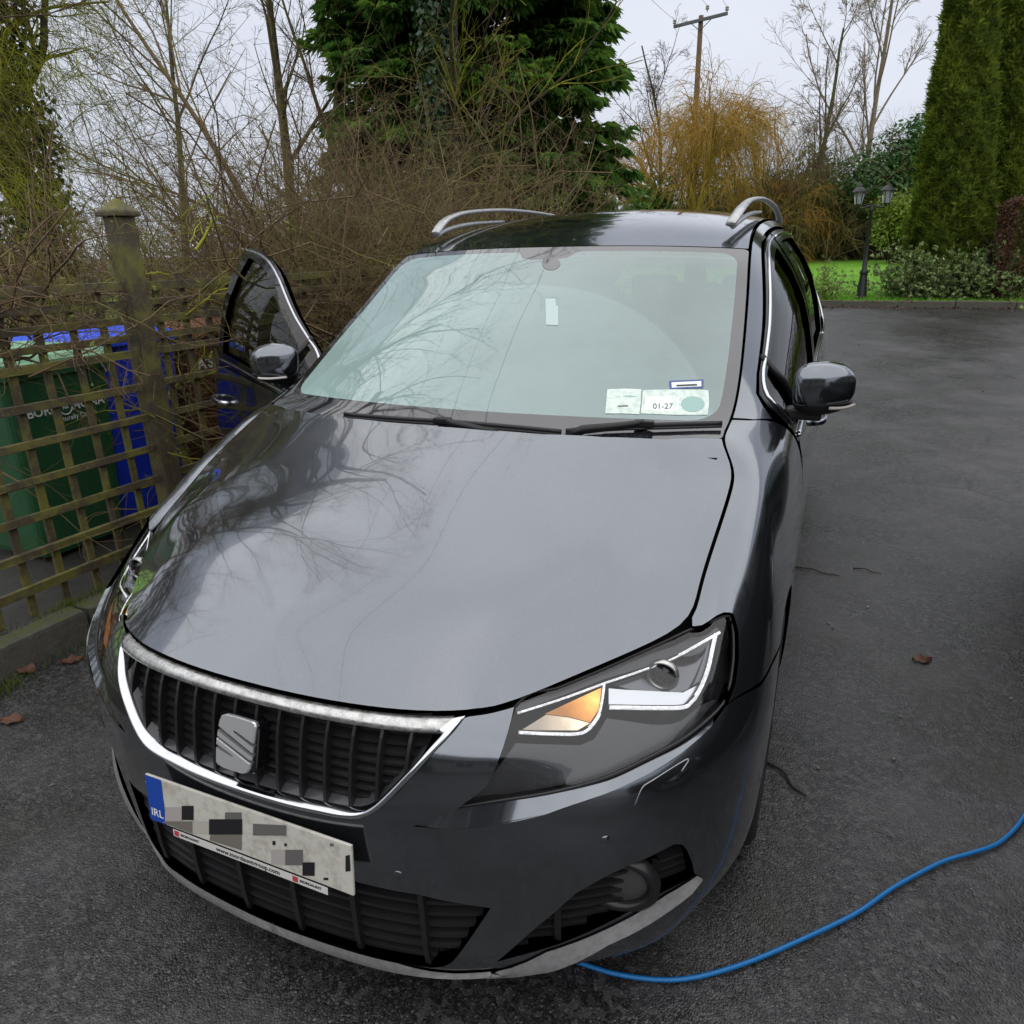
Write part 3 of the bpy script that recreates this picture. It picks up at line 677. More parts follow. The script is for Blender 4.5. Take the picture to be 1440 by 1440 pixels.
# swing the far front door open about its hinge
ang = OPEN; R_ = Matrix.Rotation(ang, 4, 'Z'); h_ = Vector((-hinge[0], hinge[1], 0))
doors[-1].matrix_local = Matrix.Translation(h_) @ R_ @ Matrix.Translation(-h_)
tag(doors[-1], 'open front door with dark glass')
# rear
panel('tailgate', [(24.66, .75), (28, .75), (28, 6.9), (26.5, 6.9), (24.7, 6.9)], [[(25.5, 5.25), (27.7, 5.25), (27.7, 6.55), (25.6, 6.55)]], parent=car, du=.4, dv=.35, flange=.03)
panel('rear_glass', [(25.5, 5.25), (28, 5.25), (28, 6.55), (25.6, 6.55)], f=offs(.006), material=M_SIDEGLASS, parent=car, du=.4, dv=.35, flange=0)
panel('rear_bumper', [(24.3, .1), (28, .1), (28, .72), (24.62, .72)], f=offs(-.004), parent=car, du=.4, dv=.2, flange=.03)
for s in (1, -1):
    panel('tail_light', [(24.9, 3.9), (25.9, 4.0), (25.7, 4.9), (24.9, 5.1)], f=offs(-.006), material=mat('red_lens%d' % s, (.35, .01, .01), .1, coat=1), parent=car, both=False, side=s, flange=.01)
# underside and wheels
mesh('underbody', [(-.40, .14, .17), (.40, .14, .17), (.72, .45, .19), (.78, 1.4, .21), (.80, 4.6, .24), (-.80, 4.6, .24), (-.78, 1.4, .21), (-.72, .45, .19)], [tuple(range(8))], M_DARK, car)
M_TYRE = mat('tyre_rubber', (.016, .016, .016), .75); M_ALLOY = mat('alloy', (.45, .46, .47), .3, .95)
def make_wheel(s, y):
    prof = [(.218, -.100), (.245, -.112), (.300, -.112), (.322, -.098), (.332, -.060), (.334, 0), (.332, .060), (.322, .098), (.300, .112), (.245, .112), (.218, .100)]
    V, F = lathe(prof, 40, 'x'); wh = mesh('wheel', V, F, M_TYRE, car, True); wh.location = (s*.815, y, .334)
    V, F = lathe([(.222, -.095), (.212, -.07), (.200, .02), (.205, .07), (.222, .104), (.214, .108), (.196, .085), (.19, .0)], 40, 'x'); r = mesh('rim', V, F, M_ALLOY, wh, True)
    bm = bmesh.new()
    for k in range(7):
        a = 2*math.pi*k/7; rot = Matrix.Rotation(a, 3, 'X'); c = rot @ Vector((s*.078, 0, .115)); box(bm, c, (.03, .05, .185), rot, .008)
    bmobj('spokes', bm, M_ALLOY, r)
    V, F = lathe([(.0, .09*s), (.05, .088*s), (.065, .07*s), (.065, .02*s)], 20, 'x'); mesh('hub', V, F, M_ALLOY, wh, True)
    V, F = lathe([(.0, -.02), (.15, -.02), (.15, .01), (0, .01)], 24, 'x'); mesh('brake_disc', V, F, M_BLACK, wh, True)
    return wh
for s in (1, -1):
    for y in (WYF, WYR): make_wheel(s, y)
    for y in (WYF, WYR):
        V, F = lathe([(.385, -.30), (.385, .06)], 30, 'x'); V = [(s*.80+p[0]*s, y+p[1], .335+p[2]) for p in V]
        F = [q for q in F if np.mean([V[i][2] for i in q]) > .16]; mesh('wheel_arch_liner', V, F, M_DARK, car)
# cabin
cab = M_CABIN
bm = bmesh.new(); box(bm, (0, 1.32, .92), (1.46, .46, .22), None, .05); bmobj('dashboard', bm, mat('dash', (.03, .03, .031), .7), car)
mesh('bulkhead', [(-.78, 1.10, .4), (.78, 1.10, .4), (.78, 1.10, 1.0), (-.78, 1.10, 1.0)], [(0, 1, 2, 3)], M_DARK, car)
mesh('cabin_floor', [(-.82, 1.1, .36), (.82, 1.1, .36), (.82, 4.6, .38), (-.82, 4.6, .38)], [(0, 1, 2, 3)], M_CABIN, car)
M_SEAT = mat('seat_cloth', (.055, .055, .058), .9)
for x, y in ((-.38, 2.05), (.38, 2.05), (-.5, 3.0), (0, 3.0), (.5, 3.0)):
    bm = bmesh.new(); w_ = .5 if y < 2.5 else .44; box(bm, (x, y, .62), (w_, .52, .16), None, .06); st = bmobj('seat', bm, M_SEAT, car)
    bm = bmesh.new(); box(bm, (x, y+.30, .95), (w_, .14, .62), Matrix.Rotation(-.25, 3, 'X'), .05); bmobj('seat_back', bm, M_SEAT, st)
    bm = bmesh.new(); box(bm, (x, y+.40, 1.32), (.26, .09, .17), Matrix.Rotation(-.2, 3, 'X'), .04); bmobj('headrest', bm, M_SEAT, st)
c_ = np.array([-.38, 1.60, 1.02]); ring = [c_+.19*np.array([math.cos(a), math.sin(a)*.42, math.sin(a)*.9]) for a in np.linspace(0, 2*math.pi, 28, endpoint=False)]
stw = tubeobj('steering_wheel', ring, .016, M_BLACK, car, 8, closed=True)
bm = bmesh.new(); box(bm, c_, (.34, .03, .07), Matrix.Rotation(.45, 3, 'X'), .012); bmobj('wheel_spokes', bm, M_BLACK, stw)
# ---- front lamps
M_WHITE_E = mat('led_white', (.9, .9, .9), .3, emit=(.96, .97, 1.0), emit_s=.9)
t = NT(M_WHITE_E); t.set(Emission_Strength=t.ramp(t.voro(t.coord('Object'), 160), [(.1, .66), (.6, .26)]))
M_AMBER = mat('lit_amber', (.8, .35, .08), .3, emit=(1.0, .38, .06), emit_s=.75)
M_WARM = mat('lit_warm', (.8, .7, .55), .3, emit=(1.0, .72, .45), emit_s=.55)
def on(px, d):
    u, v = G0.hit(px); o = CAM_POS; dr = ray(px)
    X = BS.ev(np.array([u]), np.array([v]))[0]-N1(u, v)*d; return o + dr*((X-o)@dr)
def lamp_grad(mm, px, r, c0, c1, s0, s1):
    t = NT(mm); pt = on(px, .05); ab = t.node('ShaderNodeVectorMath', operation='ABSOLUTE'); t.l.new(t.coord('Object'), ab.inputs[0])
    dd = t.node('ShaderNodeVectorMath', operation='DISTANCE'); dd.inputs[1].default_value = tuple(map(float, pt)); t.l.new(ab.outputs[0], dd.inputs[0])
    f = t.math('DIVIDE', dd.outputs['Value'], r); f = t.math('ADD', f, t.math('MULTIPLY', t.math('SUBTRACT', t.noise(t.coord('Object'), 70, 3), .5), .5))
    t.set(Emission_Color=t.ramp(f, [(0, c0), (1, c1)]), Emission_Strength=t.ramp(f, [(0, s0), (.45, (s0+s1)*.4), (1, s1)]))
lamp_grad(M_AMBER, (838, 985), .075, (1.0, .50, .13), (.8, .22, .04), 1.0, .06)
lamp_grad(M_WARM, (815, 1020), .085, (1.0, .80, .55), (.7, .45, .28), .70, .05)  # bulb light on the reflector painted as emission fading outward
M_AMBER2 = mat('amber_glow', (.35, .13, .04), .3, emit=(1.0, .34, .08), emit_s=.10)
M_REFL = mat('lamp_reflector', (.75, .76, .78), .25, .8)
M_BEZEL = mat('smoked_bezel', (.075, .075, .08), .25, spec=.6)
def on(px, d):
    f = offs(d); u, v = G0.hit(px); o = CAM_POS; dr = ray(px)
    X = BS.ev(np.array([u]), np.array([v]))[0]; n = N1(u, v); X = X - n*d          # first guess, then slide back onto the sight line
    tt = (X-o)@dr; return o + dr*tt
def polyobj(name, P, material, parent, s=1, both_sided=True, smooth=False):
    P = np.array(P, float)*[s, 1, 1]; return mesh(name, P, [tuple(range(len(P)))], material, parent, smooth)
M_SMOKE = mat('smoked_chrome', (.16, .16, .17), .2, .9); G55 = Grid(offs(.055), 3, 13)
G36 = Grid(offs(.036), 3, 13); G30 = Grid(offs(.030), 3, 13)
for s in (1, -1):
    lens = panel('headlight', hl_lens, f=lens_f, material=M_LENS, parent=car, both=False, side=s, du=.25, dv=.2, flange=0)
    tag(lens, 'lit headlamp with white light strips and amber indicator')
    ctr = np.mean([L1(p) for p in hl_lens], axis=0)
    O = np.array([L1(p)-.002*N1(*p) for p in hl_lens]); I = np.array([L1(p)-.10*N1(*p) for p in hl_lens])
    n = len(O); bm = bmesh.new(); vs = [bm.verts.new(p*[s, 1, 1]) for p in np.concatenate([O, I])]
    for k in range(n): bm.faces.new((vs[k], vs[(k+1) % n], vs[n+(k+1) % n], vs[n+k]))
    M_LB = mat('lamp_black%d' % s, (.012, .012, .013), .4); bmobj('lamp_bucket', bm, M_LB, lens)
    panel('lamp_back', hl_lens, f=lambda u, v: lens_f(u, v)-.098*BS.nrm(u, v), material=M_LB, parent=lens, both=False, side=s, du=.5, dv=.4, flange=0)
    rim = [tuple(lerp(p, np.mean(hl_lens, axis=0), .0)) for p in hl_lens]
    tubeobj('lens_edge', spline([(L1(p)+.001*N1(*p))*[s, 1, 1] for p in hl_lens+[hl_lens[0]]], 90), .0035, M_BLACK, lens, 5)
    lowp = [(650, 1130), (700, 1119), (777, 1106), (850, 1086), (912, 1058), (958, 1033), (994, 1005), (1010, 985), (975, 1000), (960, 1012), (853, 1010), (835, 1040), (815, 1048), (725, 1045), (700, 1080)]
    panel('smoked_bezel', uvs(lowp, G36), f=offs(.036), material=M_BEZEL, parent=lens, both=False, side=s, du=.3, dv=.3, flange=0)
    upp = [(724, 992), (790, 966), (850, 944), (918, 918), (972, 895), (1008, 882), (1013, 888), (949, 921), (850, 955), (726, 1001)]
    panel('upper_bezel', uvs(upp, G30), f=offs(.030), material=M_BEZEL, parent=lens, both=False, side=s, du=.3, dv=.3, flange=0)
    for pts_, r in (([(727, 1002), (790, 982), (850, 960), (900, 943), (949, 924), (1012, 889)], .0034),
                    ([(850, 962), (847, 985), (842, 1005), (829, 1023), (812, 1031), (770, 1031), (729, 1029)], .0042),
                    ([(1006, 892), (1001, 915), (994, 945), (982, 973), (972, 986), (960, 994), (920, 995), (856, 994)], .0050)):
        ls_ = tubeobj('light_strip', spline([on(p, .040)*[s, 1, 1] for p in pts_], 40), r, [M_WHITE_E, M_BLACK], lens, 10)
        for pg_ in ls_.data.polygons: pg_.material_index = 0 if (pg_.normal.y < -.35 and pg_.normal.x*s > -.35) else 1
    polyobj('indicator', [on(p, .046) for p in [(766, 1004), (800, 988), (846, 967), (842, 998), (830, 1016), (800, 1008)]], M_AMBER, lens, s)
    polyobj('glowing_reflector', [on(p, .047) for p in [(733, 1027), (768, 1005), (800, 1009), (830, 1017), (812, 1027)]], M_WARM, lens, s)
    polyobj('reflector', [on(p, .050) for p in [(856, 968), (880, 970), (960, 974), (984, 962), (975, 982), (960, 992), (856, 992)]], M_REFL, lens, s)
    panel('upper_reflector', uvs([(862, 963), (900, 948), (950, 927), (1000, 903), (995, 930), (985, 958), (960, 972), (880, 968)], G55), f=offs(.055), material=M_SMOKE, parent=lens, both=False, side=s, du=.2, dv=.15, flange=.004)
    panel('side_reflector', uvs([(1013, 893), (1022, 900), (1021, 940), (1010, 975), (990, 996), (968, 1004), (984, 984), (998, 950), (1006, 915)], G55), f=offs(.05), material=M_SMOKE, parent=lens, both=False, side=s, du=.2, dv=.15, flange=.004)
    if s < 0: panel('indicator_glow', [(6.2, 4.95), (7.0, 4.75), (7.8, 4.85), (8.2, 5.2), (7.4, 5.5), (6.5, 5.45)], f=offs(.030), material=M_AMBER2, parent=lens, both=False, side=s, du=.3, dv=.2, flange=0)  # indicator's amber glow put in as an emissive panel, far lamp only
    pc = on((934, 945), .05); ax = np.array([0, -1, .05])
    V, F = lathe([(.0315, .0), (.033, .012), (.029, .016), (.026, .010), (.026, -.01)], 28, 'y'); mesh('projector_ring', [((pc[0]+x)*s, pc[1]-y-.004, pc[2]+z) for x, y, z in V], F, M_CHROME2, lens, True)
    V, F = lathe([(.0, .020), (.012, .017), (.021, .009), (.026, -.004)], 24, 'y'); mesh('projector_lens', [((pc[0]+x)*s, pc[1]-y, pc[2]+z) for x, y, z in V], F, mat('projector_glass%d' % s, (.02, .02, .025), .02, spec=.9), lens, True)

# ---- radiator grille
top_u = [3.85, 3.3, 2.6, 1.9, 1.2, .6, 0]
outl = [B1(u, 6.93) for u in top_u][::-1] + [B1(*p) for p in gr_out[1:]] + [B1(.3, gr_out[-1][1]), B1(0, gr_out[-1][1])]
outl = np.array(outl); outl[0, 0] = outl[-1, 0] = 0
oo = spline(outl[:7], 24); o2 = spline(outl[6:], 44); out_ = np.concatenate([oo, o2[1:]])
cen = np.array([0, .03, .665])
def inset(A, w_):
    tg = np.gradient(A, axis=0); R = []
    for k, p in enumerate(A):
        n2 = np.array([tg[k][2], 0, -tg[k][0]]); n2 /= np.linalg.norm(n2)
        if n2@(cen-p) < 0: n2 = -n2
        R.append(p+n2*w_)
    return np.array(R)
it_, is_ = inset(oo, .020), inset(o2, .0135)
def cross2(A, B):
    for i in range(len(A)-1):
        for j in range(len(B)-1):
            p, r = A[i][[0, 2]], (A[i+1]-A[i])[[0, 2]]; q, s_ = B[j][[0, 2]], (B[j+1]-B[j])[[0, 2]]; dd = r[0]*s_[1]-r[1]*s_[0]
            if abs(dd) < 1e-12: continue
            tt = ((q-p)[0]*s_[1]-(q-p)[1]*s_[0])/dd; uu = ((q-p)[0]*r[1]-(q-p)[1]*r[0])/dd
            if 0 <= tt <= 1 and 0 <= uu <= 1: return i, j, A[i]+(A[i+1]-A[i])*tt
    return None
ci, cj, cp = cross2(it_, is_)
def resamp(P, n):
    L = np.concatenate([[0], np.cumsum(np.linalg.norm(np.diff(P, axis=0), axis=1))]); q = np.linspace(0, L[-1], n); return np.stack([np.interp(q, L, P[:, k]) for k in range(3)], 1)
inn = np.concatenate([resamp(np.vstack([it_[:ci+1], cp]), 24), resamp(np.vstack([cp, is_[cj+1:]]), 44)[1:]])
inn[0, 0] = inn[-1, 0] = 0; inn[:, 0] = np.maximum(inn[:, 0], 0)
def y_on(x, z): u, v = uvxz(max(x, 0), z); return BS.ev(np.array([u]), np.array([v]))[0][1]
full = lambda A: np.concatenate([A, (A[::-1]*[-1, 1, 1])[1:-1]])
for q in inn: q[1] = y_on(q[0], q[2])
full = lambda A: np.concatenate([A, (A[::-1]*[-1, 1, 1])[1:-1]])
def ring(name, prof, mats, parent):
    """prof: list of (fraction from outer to inner line, how far it stands proud)"""
    n = len(out_); L = []
    for fr, h in prof: L.append(full(lerp(out_, inn, fr)+np.array([0, -h, 0])))
    m_ = len(L[0]); V = np.concatenate(L); F = []; mi = []
    for a in range(len(prof)-1):
        for k in range(m_): F.append((a*m_+k, a*m_+(k+1) % m_, (a+1)*m_+(k+1) % m_, (a+1)*m_+k)); mi.append(0 if (k < 22 or k > m_-23) else 1)
    o = nmesh(name, V, quads=F, mat=mats, parent=parent, smooth=True, matidx=mi); return o
grille = ring('grille', [(0, -.006), (.06, .006), (.3, .0095), (.7, .0095), (.94, .005), (1.0, -.03)], [M_CHROME2, M_CHROME], car)
tag(grille, 'chrome framed black radiator grille')
iz = inn[np.argsort(inn[:, 0])]
half_top = inn[:24]; half_bot = inn[24:]
def zrange(x):
    x = abs(x); zt = np.interp(x, half_top[:, 0], half_top[:, 2]); hb = half_bot[np.argsort(half_bot[:, 0])]; zb = np.interp(x, hb[:, 0], hb[:, 2]); return zb, zt
xmax = half_bot[:, 0].max()
M_GR = mat('grille_black', (.013, .013, .014), .32)
gx = [(.0265+.053*k)*sg for k in range(8) for sg in (1, -1)]
for x in sorted(gx):
    if abs(x) > xmax-.012: continue
    zb, zt = zrange(x)
    if zt-zb < .03: continue
    zs = np.linspace(zb-.004, zt+.004, 7); V = []
    for z in zs:
        y = y_on(abs(x), z)
        for dx, dy in ((-.0032, .010), (.0032, .010), (.0022, .055), (-.0022, .055)): V.append((x+dx, y+dy, z))
    F = [(4*k+a, 4*k+(a+1) % 4, 4*k+4+(a+1) % 4, 4*k+4+a) for k in range(6) for a in range(4)]
    mesh('fin', V, F, M_GR, grille)
for z in np.arange(.592, .745, .0185):
    xs = [x for x in np.linspace(0, xmax, 60) if zrange(x)[0]-.002 < z < zrange(x)[1]+.002]
    if not xs: continue
    xr = np.linspace(-max(xs), max(xs), 25); V = []
    for x in xr:
        y = y_on(abs(x), z)+.026
        for dy, dz in ((0, -.0035), (0, .0025), (.03, .012), (.03, .006)): V.append((x, y+dy, z+dz))
    F = [(4*k+a, 4*k+(a+1) % 4, 4*k+4+(a+1) % 4, 4*k+4+a) for k in range(24) for a in range(4)]
    mesh('louvre', V, F, M_GR, grille)
xs = np.linspace(-xmax*.93, xmax*.93, 50); V = []; F = []
for x in xs:
    zb, zt = zrange(x); y = y_on(abs(x), zb)
    V += [(x, y+.012, zb-.001), (x, y+.05, zb+.018)]
F = [(2*k, 2*k+1, 2*k+3, 2*k+2) for k in range(49)]
mesh('lower_shelf', V, F, mat('grey_gloss_plastic', (.055, .055, .058), .2), grille)
V = []; 
for x in xs: zb, zt = zrange(x); V += [(x, y_on(abs(x), .66)+.06, zb-.03), (x, y_on(abs(x), .66)+.065, zt+.03)]
mesh('grille_back', V, F, M_DARK, grille)
# badge: a slashed letter in brushed metal on a black block
bc = np.array([0, .018, .662]); bt = np.array([0, .30, 1.0]); bt /= np.linalg.norm(bt)
bx = np.array([1.0, 0, 0]); bn = np.cross(bx, bt)
if bn[1] > 0: bn = -bn
def bpos(p, h): return bc + bx*p[0]*.092 + bt*p[1]*.100 + bn*h
e1, e2, o0 = np.array([208., 35.]), np.array([-25., 210.]), np.array([600., 430.])
def bmap(q): a, b = np.linalg.solve(np.stack([e1, e2], 1), np.array(q, float)-o0); return (a-.5, .5-b)
def arcpts(c, r, a0, a1, n=5): return [(c[0]+r*math.cos(a), c[1]+r*math.sin(a)) for a in np.radians(np.linspace(a0, a1, n))]
rr_ = .12
blk = arcpts((-.5+rr_, .5-rr_), rr_, 90, 180) + arcpts((-.5+rr_, -.5+rr_), rr_, 180, 270) + arcpts((.5-rr_, -.5+rr_), rr_, 270, 360) + arcpts((.5-rr_, .5-rr_), rr_, 0, 90)
def prism(name, poly, h0, h1, material, parent, inset=.012):
    n = len(poly); c = np.mean(poly, axis=0)
    V = [bpos(p, h0) for p in poly] + [bpos(p, h1-.003) for p in poly] + [bpos(lerp(p, c, inset*2), h1) for p in poly]
    F = [(k, (k+1) % n, n+(k+1) % n, n+k) for k in range(n)] + [(n+k, n+(k+1) % n, 2*n+(k+1) % n, 2*n+k) for k in range(n)] + [tuple(range(2*n, 3*n))]
    bm = bmesh.new(); vs = [bm.verts.new(p) for p in V]
    for q in F: bm.faces.new([vs[i] for i in q])
    return bmobj(name, bm, material, parent)
badge = prism('badge', [(p[0]*1.04, p[1]*1.04) for p in blk], -.05, .006, M_BLACKG, grille)
M_BADGE = mat('brushed_badge', (.78, .79, .80), .34, .85)
piece1 = [bmap(q) for q in ((592, 480), (600, 455), (612, 437), (640, 430), (700, 438), (790, 455), (804, 462), (806, 475), (790, 545), (684, 494), (682, 503), (786, 560), (782, 585))]
piece2 = [bmap(q) for q in ((588, 497), (780, 598), (776, 616), (584, 518))]
piece3 = [bmap(q) for q in ((582, 530), (772, 630), (764, 655), (750, 668), (720, 672), (620, 655), (585, 642), (575, 630), (577, 570), (676, 606), (678, 598), (579, 552))]
for p in (piece1, piece2, piece3): prism('badge_stroke', p, .004, .013, M_BADGE, badge, .03)

# ---- number plate with its blue band, blurred figures and dealer strip
pc0, pn = np.array([0, -.0095, .471]), np.array([0, -1.0, .088]); pn /= np.linalg.norm(pn); pv = np.cross(np.array([1., 0, 0]), pn)
if pv[2] < 0: pv = -pv
def plate_pt(px):
    d = ray(px); tt = ((pc0-CAM_POS)@pn)/(d@pn); X = CAM_POS+tt*d-pc0; return (X[0], X@pv)
def pp(a, b, h): return pc0 + np.array([1., 0, 0])*a + pv*b + pn*h
def quad3(name, a0, a1, b0, b1, h, material, parent):
    return mesh(name, [pp(a0, b0, h), pp(a1, b0, h), pp(a1, b1, h), pp(a0, b1, h)], [(0, 1, 2, 3)], material, parent)
rot_p = Matrix([[1, 0, 0], list(pv), list(pn)]).transposed()
bm = bmesh.new(); box(bm, (0, 0, 0), (.520, .111, .006), None, .002); 
bmesh.ops.transform(bm, matrix=Matrix.Translation(Vector(pc0)) @ rot_p.to_4x4(), verts=bm.verts[:])
M_PLATE = mat('plate_white', (.52, .51, .46), .4); t = NT(M_PLATE); v_ = t.coord('Object')
t.set(Base_Color=t.mix(t.ramp(t.noise(v_, 40, 6, .7), [(.48, 0), (.72, 1)]), (.56, .545, .48), (.36, .34, .29)))
plate = bmobj('number_plate', bm, M_PLATE, car); tag(plate, 'white number plate with blue band and blurred figures')
M_EU = mat('plate_blue', (.01, .06, .36), .4)
quad3('blue_band', -.259, -.213, -.0545, .0545, .0036, M_EU, plate)
me = text_mesh('IRL', .026, 1.0, 0, .0004); o = link('country_letters', me, mat('plate_letters', (.75, .75, .74), .5), plate); o.matrix_local = Matrix.Translation(Vector(pp(-.236, -.033, .0042))) @ rot_p.to_4x4()
zb_ = lambda x, y: (100+x/2.4, 840+y/2.4)
PX = {'k': mat('figure_black', (.012, .012, .014), .5), 'g': mat('figure_grey', (.13, .125, .12), .5), 'b': mat('figure_brown', (.17, .155, .13), .5), 'p': mat('figure_pink', (.40, .36, .345), .5), 'l': mat('figure_light', (.44, .42, .36), .5)}
for key, x0, y0, x1, y1 in (('k', 378, 700, 418, 748), ('k', 470, 745, 582, 797), ('g', 618, 760, 730, 800), ('k', 785, 890, 826, 936), ('g', 727, 848, 786, 900), ('p', 680, 848, 727, 900), ('p', 322, 705, 378, 752), ('g', 524, 722, 580, 745), ('b', 318, 752, 415, 795), ('b', 475, 797, 580, 850), ('k', 930, 868, 954, 922), ('l', 415, 752, 470, 795), ('k', 684, 818, 694, 832), ('k', 724, 826, 732, 836), ('g', 878, 826, 890, 836), ('k', 856, 942, 872, 950)):
    P = [plate_pt(zb_(x, y)) for x, y in ((x0, y0), (x1, y0), (x1, y1), (x0, y1))]
    P = [(min(max(a, -.255), .256), min(max(b, -.052), .052)) for a, b in P]
    mesh('plate_figure', [pp(a, b, .0038) for a, b in P], [(3, 2, 1, 0)], PX[key], plate)
P = [plate_pt(p) for p in ((245, 1166), (462, 1246), (460, 1255), (247, 1175))]
a0, a1 = P[0][0], P[1][0]
hold = quad3('dealer_strip', a0, a1, -.076, -.0585, .003, mat('dealer_white', (.62, .61, .58), .45), plate)
quad3('plate_frame', a0-.004, a1+.004, -.0775, -.0555, .001, M_BLACK, plate)
me = text_mesh('www.mordauntgroup.com', .0150, 1.02, 0, .0003); o = link('dealer_lettering', me, PX['k'], plate); o.matrix_local = Matrix.Translation(Vector(pp(.004, -.0672, .0036))) @ rot_p.to_4x4()
for xx in (-.150, .160):
    me = text_mesh('MORDAUNT', .0085, 1.05, 0, .0003); o = link('dealer_name', me, PX['k'], plate); o.matrix_local = Matrix.Translation(Vector(pp(xx, -.0672, .0036))) @ rot_p.to_4x4()
    quad3('dealer_mark', xx-.043, xx-.030, -.0735, -.061, .0036, mat('dealer_red', (.45, .05, .06), .5), plate)

# ---- lower grille, lamps in the bumper, lip
low3 = np.array([B1(*p) for p in lowg_r]); 
lz = low3[np.argsort(low3[:, 2])]
def lowx(z): return float(np.interp(z, lz[:, 2], lz[:, 0])) if z < lz[-1][2] else float(np.interp(z, [lz[-1][2], .40], [lz[-1][0], .33]))
for z in np.linspace(.212, .385, 7):
    xm = lowx(z)-.006; V = []
    for x in np.linspace(-xm, xm, 25):
        y = y_on(abs(x), z)+.016
        for dy, dz in ((0, -.0045), (0, .0035), (.035, .013), (.035, .005)): V.append((x, y+dy, z+dz))
    F = [(4*k+a, 4*k+(a+1) % 4, 4*k+4+(a+1) % 4, 4*k+4+a) for k in range(24) for a in range(4)]
    mesh('lower_slat', V, F, M_GR, bumper)
for x in [k*.143*sg+.0715*sg for k in range(3) for sg in (1, -1)]:
    V = []
    for z in np.linspace(.195, .40, 5):
        y = y_on(abs(x), z)+.006
        for dx, dy in ((-.006, 0), (.006, 0), (.006, .05), (-.006, .05)): V.append((x+dx, y+dy, z))
    F = [(4*k+a, 4*k+(a+1) % 4, 4*k+4+(a+1) % 4, 4*k+4+a) for k in range(4) for a in range(4)]
    mesh('lower_divider', V, F, M_GR, bumper)
def lip_f(poly, d0=.003, d1=.013):
    """a blade that stands further out towards its lower edge"""
    P = np.array(poly); us = np.linspace(P[:, 0].min(), P[:, 0].max(), 60); lo, hi = [], []
    for u in us:
        vs = []
        for a, b in zip(P, np.roll(P, -1, 0)):
            if (a[0]-u)*(b[0]-u) <= 0 and abs(a[0]-b[0]) > 1e-9: vs.append(a[1]+(b[1]-a[1])*(u-a[0])/(b[0]-a[0]))
        lo.append(min(vs) if vs else np.nan); hi.append(max(vs) if vs else np.nan)
    lo, hi = np.array(lo), np.array(hi); ok = np.isfinite(lo)
    def f(u, v):
        l = np.interp(u, us[ok], lo[ok]); h = np.interp(u, us[ok], hi[ok]); s_ = np.clip((h-v)/np.maximum(h-l, .05), 0, 1.2)
        return BS.ev(u, v)+BS.nrm(u, v)*(d0+(d1-d0)*s_)[..., None]
    return f
def num_n(f, e=.02):
    def g(u, v):
        u = np.asarray(u, float); v = np.asarray(v, float); n = np.cross(f(u+e, v)-f(u-e, v), f(u, v+e)-f(u, v-e)); return n/(np.linalg.norm(n, axis=-1)[..., None]+1e-12)
    return g
f3 = np.array([B1(*p) for p in fog_uv])
def fogx(z):
    """left and right edge of the lamp recess at a height"""
    xs = []
    for a, b in zip(f3, np.roll(f3, -1, 0)):
        if (a[2]-z)*(b[2]-z) < 0: xs.append(a[0]+(b[0]-a[0])*(z-a[2])/(b[2]-a[2]))
    return (min(xs), max(xs)) if len(xs) >= 2 else None
for s in (1, -1):
    for z in np.linspace(.232, .392, 8):
        r = fogx(z)
        if not r or r[1]-r[0] < .03: continue
        V = []
        for x in np.linspace(r[0]+.004, r[1]-.004, 14):
            u, v = uvxz(x, z); p = B1(u, v); nn = N1(u, v)
            for d, dz in ((.020, -.004), (.020, .003), (.055, .010), (.055, .004)): q = p-nn*d; V.append((q[0]*s, q[1], q[2]+dz))
        F = [(4*k+a, 4*k+(a+1) % 4, 4*k+4+(a+1) % 4, 4*k+4+a) for k in range(13) for a in range(4)]
        mesh('recess_slat', V, F, M_GR, bumper)
    panel('recess_back', fog_uv, f=offs(.062), material=M_DARK, parent=bumper, both=False, side=s, du=.4, dv=.3, flange=0)
    for px_ in ((785, 1300), (925, 1228)):
        u, v = G0.hit(px_); p = B1(u, v); nn = N1(u, v); V = []
        r0 = [z for z in np.linspace(.2, .42, 60) if fogx(z) and fogx(z)[0] < p[0] < fogx(z)[1]]
        for z in np.linspace(min(r0), max(r0), 5):
            uu, vv = uvxz(p[0], z); q = B1(uu, vv); m_ = N1(uu, vv)
            for dx, d in ((-.007, .008), (.007, .008), (.007, .05), (-.007, .05)): w = q-m_*d; V.append(((w[0]+dx)*s, w[1], w[2]))
        F = [(4*k+a, 4*k+(a+1) % 4, 4*k+4+(a+1) % 4, 4*k+4+a) for k in range(4) for a in range(4)]
        mesh('recess_divider', V, F, M_GR, bumper)
    u, v = G0.hit((872, 1258)); p = B1(u, v); nn = np.array([.22, -1.0, .0]); nn /= np.linalg.norm(nn); cx = np.cross([0, 0, 1], nn); cx /= np.linalg.norm(cx); cz = np.cross(nn, cx)
    def disc(prof, name, material, kx=1.15):
        V, F = lathe(prof, 28, 'z'); return mesh(name, [((p+cx*a*kx+cz*b+nn*(c-.03))*[s, 1, 1]) for a, b, c in V], F, material, bumper, True)
    fl = disc([(.068, -.01), (.066, .012), (.056, .018), (.046, .008), (.046, .0)], 'fog_lamp_bezel', M_GR)
    disc([(.0, .006), (.03, .005), (.047, .0)], 'fog_lamp_lens', mat('fog_glass%d' % s, (.06, .06, .06), .06, spec=.7))
    strip_px = [(685, 1366), (768, 1337), (852, 1305), (935, 1257.5), (979, 1230), (986, 1234), (935, 1275), (852, 1321), (768, 1358), (677, 1377)]
    lf = lip_f(uvs(strip_px)); panel('lip_end', uvs(strip_px), f=lf, fn=num_n(lf), material=M_LIP, parent=bumper, both=False, side=s, du=.3, dv=.2, flange=.014)
